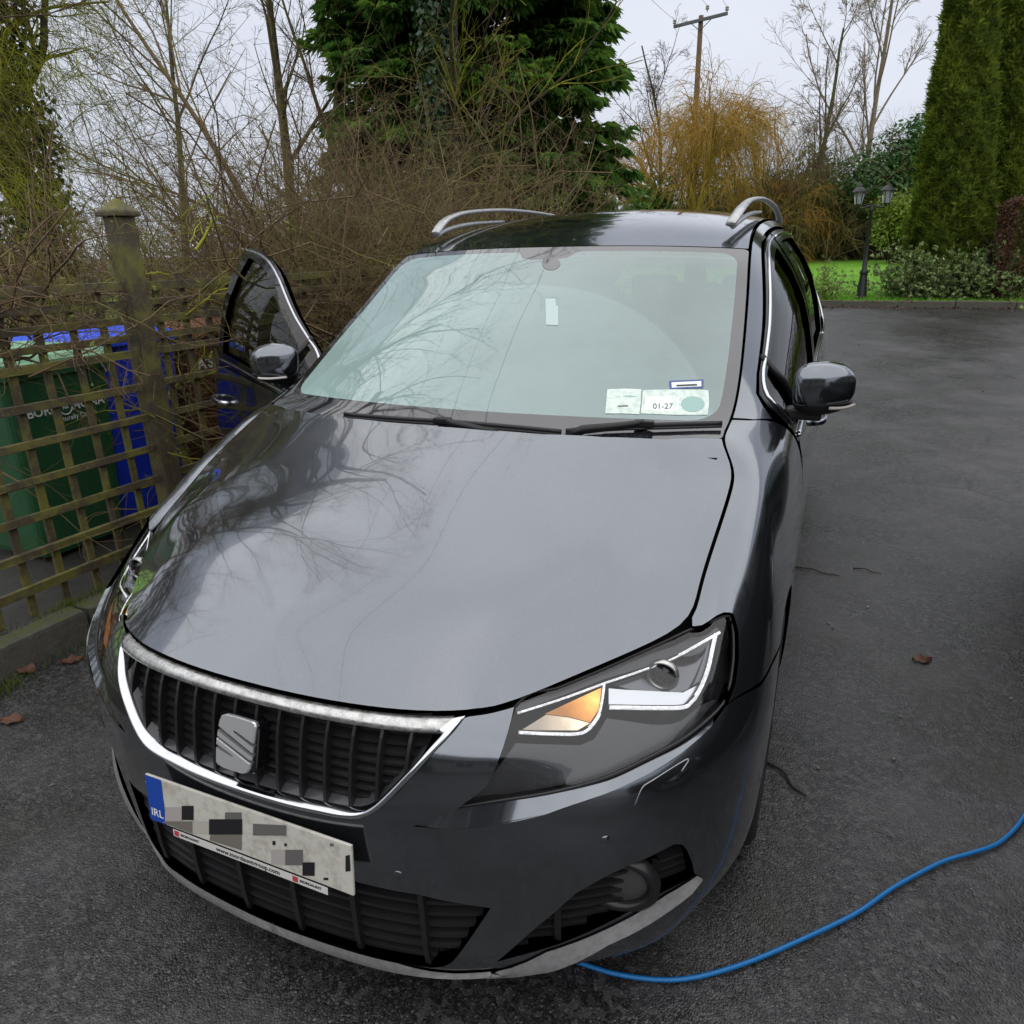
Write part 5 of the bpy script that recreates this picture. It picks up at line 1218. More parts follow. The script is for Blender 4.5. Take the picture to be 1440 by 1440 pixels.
bm = bmesh.new(); box(bm, (-4, -3, 5.5), (.9, .6, 1.4)); bmobj('chimney', bm, M_REND, rf)
for wx in (-5.2, -2.4, 3.4, 6.0):
    w_ = boxobj('window', (wx, .012, 1.55), (1.5, .06, 1.2), M_UPVC, house)
    for dx in (-.36, .36): boxobj('pane', (dx, .035, 0), (.62, .02, 1.02), M_PANE, w_)
d_o = boxobj('door', (.6, .012, 1.05), (1.0, .06, 2.05), mat('door_green', (.03, .08, .05), .4), house); boxobj('handle', (.38, .06, 0), (.12, .04, .03), M_CHROME, d_o)
# ================================================================== trees, shrubs and hedges
def unit(a): return a/(np.linalg.norm(a, axis=-1, keepdims=True)+1e-12)
def grow(start, d, L, K, wig, grav=0.0, curl=None):
    """polylines of K points for N shoots"""
    N = len(start); P = np.zeros((N, K, 3)); P[:, 0] = start; d = unit(d.copy()); st = (L/(K-1))[:, None]
    for k in range(1, K):
        d = d + rng.normal(0, wig, (N, 3)); d[:, 2] += grav*(k/(K-1)); d = unit(d); P[:, k] = P[:, k-1]+d*st
    return P
def kids(P, R, n, t0, t1, ang, lr, rr, parentL, up=0.0):
    """start points, directions, lengths and radii of n side shoots on every parent"""
    N, K = P.shape[:2]; t_ = rng.uniform(t0, t1, (N, n)); f = t_*(K-1); i = np.clip(f.astype(int), 0, K-2); w = (f-i)[..., None]; ar = np.arange(N)[:, None]
    S = P[ar, i]*(1-w)+P[ar, i+1]*w; T = unit(P[ar, i+1]-P[ar, i]); r = R[ar, i]*(1-w[..., 0])+R[ar, i+1]*w[..., 0]
    a = rng.normal(0, 1, (N, n, 3)); a = unit(a-T*(a*T).sum(-1, keepdims=True)); th = rng.normal(ang, ang*.25, (N, n))[..., None]
    D = T*np.cos(th)+a*np.sin(th); D[..., 2] += up
    L = parentL[:, None]*lr*rng.uniform(.6, 1.25, (N, n))*(1.15-.6*t_)
    return S.reshape(-1, 3), unit(D.reshape(-1, 3)), L.ravel(), (np.minimum(r*rr, r)).ravel()
def tubes(P, R, sides=3):
    N, K = P.shape[:2]; T = unit(np.gradient(P, axis=1)); ref = unit(rng.normal(0, 1, (N, 1, 3))); n = unit(np.cross(T, ref)); b = np.cross(T, n)
    a = 2*np.pi*np.arange(sides)/sides
    V = P[:, :, None]+R[:, :, None, None]*(np.cos(a)[:, None]*n[:, :, None]+np.sin(a)[:, None]*b[:, :, None])
    base = (np.arange(N)*K*sides)[:, None, None]+(np.arange(K-1)*sides)[None, :, None]; s = np.arange(sides)[None, None]; s2 = (s+1) % sides
    Q = np.stack([base+s, base+s2, base+sides+s2, base+sides+s], -1).reshape(-1, 4)
    return V.reshape(-1, 3), Q
class Bag:
    def __init__(s): s.V = []; s.Q = []; s.T = []; s.n = 0
    def quads(s, V, Q): s.V.append(V); s.Q.append(Q+s.n); s.n += len(V)
    def tris(s, V, T): s.V.append(V); s.T.append(T+s.n); s.n += len(V)
    def add(s, P, R, sides=3): s.quads(*tubes(P, R, sides))
    def build(s, name, material, parent=None, smooth=False):
        V = np.concatenate(s.V) if s.V else np.zeros((0, 3))
        return nmesh(name, V, np.concatenate(s.Q) if s.Q else None, np.concatenate(s.T) if s.T else None, material, parent, smooth)
def taper(r, K, end=.3): return r[:, None]*np.linspace(1, end, K)[None]
def bark_mat(n, c1, c2, moss=(.10, .11, .02), m0=.5, m1=.66, rough=.9):
    mm = mat(n, c1, rough, spec=.25); t = NT(mm); p = t.pos(); c = t.mix(t.noise(p, 14, 5, .7), c1, c2); c = t.mix(t.ramp(t.noise(p, 1.6, 4, .6), [(m0, 0), (m1, .9)]), c, moss); t.set(Base_Color=c); return mm
def leaf_mat(n, c1, c2, c3=None, rough=.55, s1=1.5, s2=9, trans=.25):
    mm = mat(n, c1, rough, spec=.35); t = NT(mm); p = t.pos(); c = t.mix(t.ramp(t.noise(p, s1, 4, .6), [(.35, 0), (.65, 1)]), c1, c2)
    if c3 is not None: c = t.mix(t.ramp(t.noise(p, s2, 3, .6), [(.52, 0), (.68, 1)]), c, c3)
    t.set(Base_Color=c); 
    tr = t.node('ShaderNodeBsdfTranslucent'); t.l.new(c, tr.inputs[0]); mx = t.node('ShaderNodeMixShader'); mx.inputs[0].default_value = trans
    out = [q for q in t.n if q.type == 'OUTPUT_MATERIAL'][0]; t.l.new(t.b.outputs[0], mx.inputs[1]); t.l.new(tr.outputs[0], mx.inputs[2]); t.l.new(mx.outputs[0], out.inputs[0]); return mm
B_BROWN = bark_mat('brown_twig', (.055, .036, .026), (.13, .085, .055), (.11, .11, .03), .52, .70)
B_RED = bark_mat('reddish_twig', (.105, .068, .042), (.21, .145, .088), (.17, .16, .045), .50, .68)
B_MOSS = bark_mat('mossy_twig', (.085, .080, .016), (.18, .175, .026), (.26, .27, .022), .42, .60)
B_TRUNK = bark_mat('olive_bark', (.06, .05, .025), (.12, .10, .055), (.12, .125, .03), .5, .66)
B_GREY = bark_mat('grey_bark', (.045, .036, .030), (.11, .090, .070), (.09, .10, .03), .48, .64)
B_GOLD = bark_mat('golden_twig', (.26, .145, .03), (.47, .29, .07), (.28, .22, .055), .52, .72)
B_BIRCH = bark_mat('pale_bark', (.16, .12, .09), (.30, .24, .18), (.12, .10, .06), .6, .8)
B_DARK = bark_mat('dark_bark', (.018, .015, .012), (.05, .042, .03), (.05, .055, .012), .46, .62)
B_THICK = bark_mat('thicket_twig', (.075, .052, .030), (.20, .145, .078), (.17, .16, .042), .47, .64)
L_CON = leaf_mat('conifer_green', (.05, .125, .024), (.09, .19, .03), (.21, .34, .045), s1=1.1, s2=2.4, trans=.4)
L_CYP = leaf_mat('cypress_green', (.10, .155, .025), (.18, .24, .032), (.27, .32, .045), s1=1.4, s2=5, trans=.5)
L_IVY = leaf_mat('ivy_green', (.010, .028, .010), (.022, .060, .018), (.06, .10, .035), rough=.35, s1=3)
L_LAUREL = leaf_mat('laurel_green', (.026, .075, .018), (.05, .13, .03), (.12, .22, .07), rough=.35, s1=2)
L_YEL = leaf_mat('yellow_green', (.10, .17, .016), (.20, .28, .03), (.33, .36, .05), s1=2)
L_VAR = leaf_mat('variegated_leaf', (.09, .16, .04), (.20, .28, .08), (.55, .60, .34), s1=3, s2=16, trans=.35)
L_BEECH = leaf_mat('brown_beech_leaf', (.055, .028, .014), (.11, .055, .028), (.16, .085, .04), s1=3)
L_BUD = leaf_mat('fresh_bud', (.13, .17, .03), (.22, .26, .05))
def leaves(C, N, size, aspect=.55, fold=True):
    """kite-shaped leaves at points C facing N"""
    n = len(C); a = unit(rng.normal(0, 1, (n, 3))); a = unit(a-N*(a*N).sum(-1, keepdims=True)); b = np.cross(N, a); s = (size*rng.uniform(.6, 1.3, n))[:, None]
    V = np.stack([C-a*s*.5, C+b*s*aspect*.5-a*s*.05+N*s*.06, C+a*s*.5, C-b*s*aspect*.5-a*s*.05+N*s*.06], 1).reshape(-1, 3); i = np.arange(n)[:, None]*4
    return V, np.concatenate([i+[0, 1, 2], i+[0, 2, 3]], 0)
def bare_tree(name, label, base, H, r0, mats, lean=(0, 0, 1), levels=((5, .35, .95, .7, .62, .5), (7, .2, 1, .7, .5, .5), (7, .15, 1, .65, .45, .5), (5, .15, 1, .7, .5, .6)), wig=.07, grav=(.0, .03, .0, -.05, -.1), K=(12, 9, 7, 5, 4), sides=(10, 7, 5, 3, 3), bias=None, minr=.0016, fork=1, cat='tree', group=None, twig_mat=None, extra=None):
    root = empty(name, tuple(map(float, base))); tag(root, label, cat, group)
    s0 = np.zeros((fork, 3)); d0 = unit(np.array([lean]*fork, float)+rng.normal(0, .10 if fork > 1 else 0, (fork, 3))); L = np.full(fork, H)*rng.uniform(.9, 1, fork); R0 = np.full(fork, r0)
    P = grow(s0, d0, L, K[0], wig*.6, grav[0]); R = taper(R0, K[0], .25); tb, cb_ = Bag(), Bag(); tb.add(P, R, sides[0])
    for lv, (n, t0, t1, ang, lr, rr) in enumerate(levels):
        S, D, L2, r2 = kids(P, R, n, t0, t1, ang, lr, rr, L)
        if bias is not None: D = unit(D+np.array(bias[lv] if isinstance(bias[0], (list, tuple)) else bias))
        P = grow(S, D, L2, K[lv+1], wig*(1.0+.35*lv), grav[lv+1]); R = np.maximum(taper(np.maximum(r2, minr), K[lv+1], .35), minr*.7); L = L2
        (tb if lv == 0 else cb_).add(P, R, sides[lv+1])
    tb.build('trunk', mats, root, True); cb_.build('crown', twig_mat or mats, root)
    if extra: extra(root, P, R)
    return root, P
def thicket(name, label, cpts, n, L, r, material, cat='shrub', spread=(.5, .5, .4), K=6, wig=.22, grav=-.02, up=.5, sub=4, subL=.35, leafn=0, leafm=None, leafs=.03, group=None, sub2=3):
    """many stems that start near the given points"""
    c = np.array(cpts, float); base = c.mean(0); root = empty(name, tuple(map(float, (base[0], base[1], c[:, 2].min())))); off = np.array(root.location); tag(root, label, cat, group)
    k = rng.integers(0, len(c), n); S = c[k]+rng.normal(0, 1, (n, 3))*np.array(spread)-off; D = rng.normal(0, 1, (n, 3)); D[:, 2] = np.abs(D[:, 2])*.4+up; Ls = L*rng.uniform(.5, 1.2, n)
    P = grow(S, unit(D), Ls, K, wig, grav); R = taper(r*rng.uniform(.6, 1.5, n), K, .35); bg = Bag(); bg.add(P, R, 4)
    bg2 = Bag()
    S2, D2, L2, r2 = kids(P, R, sub, .15, 1, .9, subL, .55, Ls); P2 = grow(S2, D2, L2, 5, wig*1.2, grav); R2 = taper(np.maximum(r2, .0016), 5, .45); bg2.add(P2, R2, 3); PP = P2
    if sub2:
        S3, D3, L3, r3 = kids(P2, R2, sub2, .2, 1, .8, .5, .7, L2); P3 = grow(S3, D3, L3, 4, wig*1.2, grav); bg2.add(P3, taper(np.maximum(r3, .0013), 4, .5), 3); PP = P3
    bg.build('stems', material, root, True); bg2.build('twigs', material, root)
    if leafn:
        E = PP.reshape(-1, 3); E = E[rng.integers(0, len(E), leafn)]; bl = Bag(); bl.tris(*leaves(E, unit(rng.normal(0, 1, (leafn, 3))+[0, 0, .5]), leafs)); bl.build('leaves', leafm, root)
    return root
def bush(name, label, c, size, n, leaf, material, cat='shrub', lumps=14, group=None, twig=B_DARK, aspect=.5):
    """evergreen shrub: leaves on many overlapping lumps, over a stem frame"""
    root = empty(name, (float(c[0]), float(c[1]), float(c[2]))); tag(root, label, cat, group); sz = np.array(size)
    u = unit(rng.normal(0, 1, (lumps, 3))); u[:, 2] = np.abs(u[:, 2])*1.1-.15; LC = u*sz*rng.uniform(.35, .85, (lumps, 1))*np.array([1, 1, 1]); LC[:, 2] += sz[2]*.55; LR = rng.uniform(.22, .42, lumps)*sz.mean()*1.15
    k = rng.integers(0, lumps, n); d = unit(rng.normal(0, 1, (n, 3))); C = LC[k]+d*(LR[k]*rng.uniform(.55, 1.05, n)**.5)[:, None]; C[:, 2] = np.maximum(C[:, 2], .03*rng.random(n))
    bl = Bag(); bl.tris(*leaves(C, unit(d+rng.normal(0, .5, (n, 3))+[0, 0, .35]), leaf, aspect)); bl.build('leaves', material, root)
    m_ = 60; S = np.zeros((m_, 3)); S[:, :2] = rng.normal(0, .12, (m_, 2))*sz[:2]; T = LC[rng.integers(0, lumps, m_)]; bs_ = Bag(); P = grow(S, T-S, np.linalg.norm(T-S, axis=1), 6, .12); bs_.add(P, taper(np.full(m_, .012*sz.mean()), 6, .3), 4); bs_.build('stems', twig, root)
    return root
def sprays(C, D, size, n_f=5, droop=.35):
    """flat scale-leaved sprays: n_f narrow blades fanned out round direction D"""
    n = len(C); D = unit(D); up = np.array([0, 0, 1.0]); sd = unit(np.cross(D, up)+1e-6); nn = np.cross(sd, D); V = []; s = (size*rng.uniform(.6, 1.4, n))[:, None]
    for k in range(n_f):
        a = (k-(n_f-1)/2)/((n_f-1)/2)*.85; d = unit(D*math.cos(a)+sd*math.sin(a)+rng.normal(0, .12, (n, 3))); l = s*(1-.35*abs(a)); w = unit(np.cross(d, nn))*s*.11
        tip = C+d*l; tip[:, 2] -= (droop*l)[:, 0]*rng.uniform(.4, 1.2, n); mid = C+d*l*.55+nn*s*.05
        V.append(np.stack([C, mid+w, tip, mid-w], 1))
    V = np.stack(V, 1).reshape(-1, 3); i = np.arange(n*n_f)[:, None]*4; return V, np.concatenate([i+[0, 1, 2], i+[0, 2, 3]], 0)
def gpt(px, y): return at(px, y=y)

# ---- the tall conifer behind the car
cb = gpt((672, 300), 13.5); cbase = np.array([cb[0], 13.5, float(gz(13.5))])
con = empty('conifer', tuple(map(float, cbase))); tag(con, 'tall dense green conifer rising behind the car roof', 'tree')
Hc = 15.0; nb = 760; hh = rng.uniform(.04, .97, nb)*Hc; az = rng.uniform(0, 2*np.pi, nb); hh[:430] = rng.uniform(.02, .5, 430)*Hc; Lb = (2.75*np.clip(1-(hh/Hc)**1.6, 0, 1)**.8+.2)*rng.uniform(.72, 1.14, nb)
S = np.stack([0*hh, 0*hh, hh], 1); D = np.stack([np.cos(az), np.sin(az), rng.uniform(.05, .45, nb)], 1); P = grow(S, D, Lb, 8, .05, -.10); bg = Bag(); bg.add(P, taper(.012+.012*Lb, 8, .2), 4)
tr_ = grow(np.zeros((1, 3)), np.array([[0, 0, 1.]]), np.array([Hc]), 10, .01); bg.add(tr_, taper(np.array([.2]), 10, .15), 10); bg.build('trunk', B_DARK, con)
ns = 58; t_ = rng.uniform(.30, 1.02, (nb, ns))**.75*7; i = np.clip(t_.astype(int), 0, 6); w = (t_-i)[..., None]; ar = np.arange(nb)[:, None]; C = P[ar, i]*(1-w)+P[ar, i+1]*w; T = unit(P[ar, i+1]-P[ar, i])
sd = unit(np.cross(T, [0, 0, 1.])); sg = rng.choice([-1, 1], (nb, ns, 1)); Dv = unit(T*rng.uniform(.4, 1.1, (nb, ns, 1))+sd*sg*rng.uniform(.2, .9, (nb, ns, 1))+rng.normal(0, .15, (nb, ns, 3))); C = C+sd*sg*rng.uniform(0, .22, (nb, ns, 1))+rng.normal(0, .04, (nb, ns, 3))
bl = Bag(); bl.tris(*sprays(C.reshape(-1, 3), Dv.reshape(-1, 3), .27)); bl.build('foliage', L_CON, con)
con2 = None
# ---- two clipped cypress columns on the right
for k, (pxb, pxt, y, lab) in enumerate((((1330, 395), (1396, -330), 16.4, 'left of two tall narrow evergreen columns beside the drive'), ((1410, 395), (1458, -360), 17.6, 'right of two tall narrow evergreen columns, at the picture edge'))):
    b = gpt(pxb, y); tp = gpt(pxt, y); base = np.array([b[0], y, float(gz(y))+.03]); ax = np.array([tp[0]-b[0], 0, tp[2]-base[2]]); H = float(np.linalg.norm(ax)); r_b = (.74, .62)[k]
    cy = empty('cypress', tuple(map(float, base))); tag(cy, lab, 'tree', 'clipped evergreen columns')
    n = 46000; h = rng.uniform(0, 1, n)**1.15; a = rng.uniform(0, 2*np.pi, n); rr = r_b*np.clip(1.0-h**1.05*.93, .03, 1)*(.80+.20*np.minimum(1, h/.12)); lump = 1+.09*np.sin(a*5+h*40)+.07*np.sin(a*9-h*83)+.06*np.sin(a*14+h*150); rad = rr*lump*rng.uniform(.82, 1.05, n)
    C = ax*h[:, None]+np.stack([np.cos(a)*rad, np.sin(a)*rad, 0*a], 1); Dv = np.stack([np.cos(a)*.55, np.sin(a)*.55, np.full(n, .8)], 1)+rng.normal(0, .25, (n, 3)); bl = Bag(); bl.tris(*sprays(C, Dv, .14*rng.choice([.8, 1.0, 1.5], n, p=[.5, .46, .04]), 3, .1)); bl.build('foliage', L_CYP, cy)
    P = grow(np.zeros((1, 3)), ax[None], np.array([H*.9]), 8, .01); bg = Bag(); bg.add(P, taper(np.array([.12]), 8, .2), 8); bg.build('trunk', B_DARK, cy)
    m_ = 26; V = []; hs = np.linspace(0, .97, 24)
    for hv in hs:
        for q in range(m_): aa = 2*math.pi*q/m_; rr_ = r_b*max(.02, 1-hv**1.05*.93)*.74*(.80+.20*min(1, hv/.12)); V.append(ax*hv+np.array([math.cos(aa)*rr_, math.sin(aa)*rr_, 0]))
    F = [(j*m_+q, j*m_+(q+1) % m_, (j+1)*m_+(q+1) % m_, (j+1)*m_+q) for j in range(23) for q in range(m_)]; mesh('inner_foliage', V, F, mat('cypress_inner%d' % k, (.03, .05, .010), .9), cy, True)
# ---- left: mossy old tree by the fence, ivy on its trunk
def ivy_on(root, pts, rad, n, size, material=L_IVY):
    P = spline(np.array(pts, float), 40); k = rng.integers(0, 40, n); d = unit(rng.normal(0, 1, (n, 3))*[1, 1, .4]); C = P[k]+d*rad*rng.uniform(.5, 1.15, (n, 1))+rng.normal(0, .05, (n, 3)); bl = Bag(); bl.tris(*leaves(C, unit(d+rng.normal(0, .4, (n, 3))+[0, 0, .4]), size, .85)); bl.build('ivy', material, root)
b = gpt((62, 300), 6.2); base = (float(b[0]), 6.2, .0)
LV = ((9, .22, 1, .85, .55, .5), (8, .15, 1, .7, .55, .5), (8, .1, 1, .65, .5, .5), (6, .1, 1, .7, .5, .6))
tr1, _ = bare_tree('old_tree', 'old mossy ivy-clad tree leaning at the left edge behind the fence', base, 7.5, .24, B_DARK, (-.04, .0, 1), LV, .09, (0, .02, -.05, -.12, -.16), K=(12, 10, 8, 6, 4), minr=.0026, bias=(.10, -.12, .0), twig_mat=B_MOSS)
_S = np.stack([rng.uniform(-.9, 1.9, 900), rng.uniform(-1.8, .4, 900), rng.uniform(1.0, 5.6, 900)], 1); _bg = Bag(); _L = rng.uniform(.6, 1.7, 900)
_P = grow(_S, np.array([.75, -.3, -.35])+rng.normal(0, .35, (900, 3)), _L, 7, .10, -.12); _R = taper(np.full(900, .0045), 7, .5); _bg.add(_P, _R, 3); _s, _d, _l, _r = kids(_P, _R, 8, .1, 1, .6, .42, .7, _L); _bg.add(grow(_s, _d, _l, 5, .14, -.1), taper(np.maximum(_r, .0024), 5, .6), 3); _bg.build('hanging_twigs', B_MOSS, tr1)
ivy_on(tr1, [(0, 0, .3), (-.05, 0, 2), (-.1, 0, 4), (-.15, 0, 6)], .38, 5200, .095)
# bare ash-like trees further back
b = gpt((405, 250), 11.0); bare_tree('bare_tree', 'upright twin-stemmed bare tree with greenish bark left of the conifer', (float(b[0]), 11, float(gz(11))), 9.5, .12, B_TRUNK, (0.0, 0, 1), ((7, .3, 1, .55, .45, .5), (8, .2, 1, .6, .5, .5), (7, .15, 1, .6, .5, .5), (4, .2, 1, .6, .5, .6)), .05, (.0, .06, .03, 0, 0), minr=.0035, fork=2, twig_mat=B_BROWN)
b = gpt((430, 330), 8.4); bare_tree('bare_tree', 'slanting dark bare tree with long drooping twigs across the left sky', (float(b[0]), 8.4, .1), 7.6, .065, B_RED, (-.42, .0, 1), ((9, .2, 1, .7, .6, .5), (8, .15, 1, .65, .5, .5), (7, .15, 1, .6, .5, .5), (4, .2, 1, .6, .5, .6)), .06, (.02, .02, -.02, -.05, -.05), minr=.0026, bias=(-.12, -.05, .05), twig_mat=B_RED)
b = gpt((250, 330), 15); bare_tree('bare_tree', 'distant fine-twigged bare tree in the gap above the fence post', (float(b[0]), 15, .2), 8.0, .12, B_GREY, (.05, 0, 1), ((9, .15, 1, .6, .5, .5), (8, .15, 1, .65, .5, .5), (7, .15, 1, .6, .5, .5), (3, .2, 1, .6, .5, .6)), .06, (.0, .04, .0, -.02, 0), minr=.004, twig_mat=B_BROWN)
# overhanging tree beside the bonnet, only its twigs reach the frame
bare_tree('bare_tree', 'spreading bare tree whose boughs overhang the fence and bonnet', (-5.6, 2.6, .1), 7.0, .075, B_GREY, (.10, .04, 1), ((9, .35, 1, .8, .60, .40), (7, .15, 1, .65, .52, .5), (6, .15, 1, .6, .5, .55), (3, .2, 1, .6, .5, .6)), .09, (.0, .03, .0, -.03, -.03), minr=.0020, bias=(.16, .02, .10), fork=2, twig_mat=B_BROWN)
# ivy-clad stem in front of the conifer with a fan of bare boughs
b = gpt((618, 270), 10.2); tr2, _ = bare_tree('ivy_tree', 'ivy-wrapped trunk with bare green boughs sweeping right over the conifer', (float(b[0]), 10.2, float(gz(10))), 6.5, .12, B_DARK, (.02, 0, 1), ((9, .28, .95, .9, .50, .45), (7, .15, 1, .6, .5, .5), (6, .15, 1, .6, .5, .5)), .07, (.0, .09, .0, -.04), K=(12, 10, 7, 5), sides=(10, 6, 4, 3), minr=.0035, bias=(.30, -.25, .05), twig_mat=B_MOSS)
ivy_on(tr2, [(0, 0, .3), (.02, 0, 2.5), (.03, 0, 4.5), (.05, 0, 6.5)], .26, 4200, .10)
# ---- tangled shrub along the fence and climbers on it
pts_ = [(float(fence_x(y))+.02-rng.uniform(0, 1.0), y, .1) for y in np.arange(3.35, 5.5, .09)]
thicket('tangled_shrub', 'big tangled brown leafless shrub crowding over the fence beside the windscreen', pts_, 1250, 2.55, .0085, B_THICK, spread=(.22, .2, .03), K=9, wig=.34, grav=-.05, up=1.2, sub=8, subL=.36, sub2=5, leafn=4200, leafm=L_BUD, leafs=.024)
pts_ = [(float(gpt((px, 330), 8.3)[0]), 8.3+rng.uniform(-.7, .7), .1) for px in np.arange(385, 600, 9)]
thicket('tall_shrub', 'taller reddish brown thicket behind the tangled shrub below the ivy trunk', pts_, 480, 3.7, .011, B_RED, spread=(.25, .3, .03), K=10, wig=.30, grav=-.08, up=1.5, sub=9, subL=.32, sub2=5)
pts_ = [(float(fence_x(y))-.10, y, 1.2+.3*rng.random()) for y in np.arange(.2, 1.95, .10) if abs(y-1.6) > .2]
thicket('climber', 'leafless climber sprawling over the top of the trellis beside the post', pts_, 120, .85, .0046, B_RED, spread=(.08, .1, .14), K=8, wig=.30, grav=-.03, up=.35, sub=5, subL=.45, sub2=3, leafn=420, leafm=L_BUD, leafs=.02, cat='climber')
pts_ = [(float(fence_x(1.665)), 1.665+.02*k, .5+.06*k) for k in range(20)]
thicket('climber', 'mossy climbing stems wound round the capped fence post', pts_, 18, .5, .005, B_MOSS, spread=(.05, .05, .2), K=7, wig=.25, grav=-.05, up=.4, sub=4, subL=.5, sub2=2, leafn=160, leafm=L_BUD, leafs=.018, cat='climber')
pts_ = [(float(fence_x(y))-1.6-rng.uniform(0, 1.6), y, .1) for y in np.arange(1.6, 7.0, .25)]
thicket('wild_shrub', 'loose reddish leafless shrub behind the bins', pts_, 190, 2.2, .007, B_RED, spread=(.5, .2, .03), K=8, wig=.16, grav=-.03, up=1.3, sub=7, subL=.36, sub2=4, leafn=900, leafm=L_BUD, leafs=.024)
bush('ivy_mound', 'dark glossy ivy mound at the foot of the old mossy tree', (base[0]+.1, 5.6, .1), (1.0, .8, 1.6), 5200, .095, L_IVY, 'ivy', 22)
# ---- far hedge line
FY = 31.0
def gg(px, y): q = gpt(px, y); return (float(q[0]), y, float(gz(y)))
def hpx(px0, px1, y): return float(abs(gpt(px0, y)[2]-gpt(px1, y)[2]))
wb = gg((962, 330), 26.0); gw = empty('golden_willow', wb); tag(gw, 'golden weeping willow with orange hanging twigs below the electricity pole', 'tree')
tb = Bag(); S0 = np.zeros((5, 3)); P0 = grow(S0, np.array([0.1, 0, 1.])+rng.normal(0, .35, (5, 3)), np.full(5, 4.3), 8, .06); tb.add(P0, taper(np.full(5, .13), 8, .5), 7)
S1, D1, L1_, r1 = kids(P0, taper(np.full(5, .13), 8, .5), 18, .35, 1, .85, 1.05, .5, np.full(5, 3.0)); P1 = grow(S1, D1+[0, 0, .35], L1_, 9, .10, -.10); R1 = taper(r1, 9, .25); tb.add(P1, R1, 5); tb.build('trunk', B_GOLD, gw, True)
cbg = Bag(); S2, D2, L2, r2 = kids(P1, R1, 10, .25, 1, .7, .55, .45, L1_); P2 = grow(S2, D2, L2, 7, .12, -.25); R2 = taper(np.maximum(r2, .012), 7, .5); cbg.add(P2, R2, 3)
S3, D3, L3, r3 = kids(P2, R2, 6, .1, 1, .7, .9, .6, L2+.6); P3 = grow(S3, D3-[0, 0, .3], np.clip(L3, .5, 1.9), 8, .08, -.45); cbg.add(P3, taper(np.maximum(r3*.6, .0062), 8, .55), 3); cbg.build('crown', B_GOLD, gw)
sb = gg((1145, 340), 30.5); thicket('twiggy_shrub', 'wide brown twiggy shrub behind the car roof, right of the willow', [(sb[0]+dx, 30.5+dy, sb[2]) for dx in np.arange(-3.0, 2.2, .45) for dy in (-.7, 0, .7)], 520, 5.0, .022, B_THICK, spread=(.3, .3, .05), K=8, wig=.16, grav=-.03, up=1.05, sub=9, subL=.36, sub2=5)
for px, y, H, ln, lab in (((1110, 330), 29, 8.2, (.35, 0, 1), 'pale bare tree with a long bough arching right over the twiggy shrub'), ((1185, 330), 33, 11.0, (.12, 0, 1), 'tall pale birch with fine upright twigs in front of the grey sky'), ((1300, 330), 36, 10.5, (-.05, 0, 1), 'slender bare tree just left of the evergreen columns')):
    q = gg(px, y); bare_tree('bare_tree', lab, q, H, .13, B_BIRCH if y != 29 else B_GREY, ln, ((9, .25, 1, .5, .42, .5), (8, .2, 1, .55, .5, .5), (7, .15, 1, .55, .5, .55), (4, .2, 1, .5, .55, .7)), .06, (.0, .05, .02, -.05, -.12), minr=.007, twig_mat=B_BIRCH)
q = gg((930, 330), 30); bare_tree('bare_tree', 'thin bare tree with drooping twigs between conifer and pole', q, 8.4, .10, B_GREY, (-.05, 0, 1), ((9, .3, 1, .6, .42, .5), (8, .2, 1, .6, .5, .5), (6, .15, 1, .55, .5, .55), (3, .2, 1, .5, .55, .7)), .06, (.0, .02, -.06, -.2, -.25), minr=.006, twig_mat=B_BROWN)
for k, (px, y, sz, n, lf, mt, lab) in enumerate((
    ((905, 340), 26.0, (1.6, 1.2, 2.0), 5200, .15, L_CON, 'light green conifer shrub tucked between the tall conifer and willow'),
    ((1085, 345), 29.5, (2.4, 1.2, 1.3), 5200, .16, L_LAUREL, 'low dark laurel behind the brown twiggy shrub'),
    ((960, 345), 29.5, (2.6, 1.2, 1.5), 5600, .16, L_LAUREL, 'low dark evergreen hedge under the golden willow'),
    ((1255, 345), 29.0, (2.0, 1.3, 3.6), 8200, .18, L_LAUREL, 'tall glossy laurel left of the evergreen columns'),
    ((1192, 348), 30.0, (2.0, 1.2, 2.2), 6000, .17, L_LAUREL, 'dark evergreen shrub directly behind the lamp post'),
    ((1262, 350), 26.5, (.95, .9, 1.9), 3600, .12, L_YEL, 'bright yellow-green shrub just right of the lamp lanterns'),
    ((1450, 345), 24.0, (1.6, 1.2, 3.4), 4600, .16, L_LAUREL, 'dark laurel behind the evergreen columns at the right edge'),
    ((1432, 350), 21.5, (.7, .7, 1.9), 2200, .11, L_YEL, 'yellow-green shrub peeping out above the brown hedge'))):
    bush('evergreen_shrub', lab, gg(px, y), sz, n, lf, mt, 'shrub', 18)
# low row that closes the view under the far trees
pts_ = [gg((px, 345), 33.5) for px in range(860, 1330, 14)]
for k in range(9):
    q = gg((700+k*85, 345), 35.0); bush('hedge_bush', ['dark hedge bush at the far left end of the far hedge', 'second bush from the left in the far hedge', 'third bush from the left in the far hedge', 'hedge bush under the thin drooping tree', 'hedge bush behind the willow trunk', 'hedge bush behind the brown shrub', 'hedge bush left of the lamp', 'hedge bush behind the tall laurel', 'hedge bush behind the evergreen columns'][k], q, (2.6, 1.2, 2.4+.5*math.sin(k*1.7)), 4200, .22, L_LAUREL, 'hedge', 16, 'far hedge bushes')
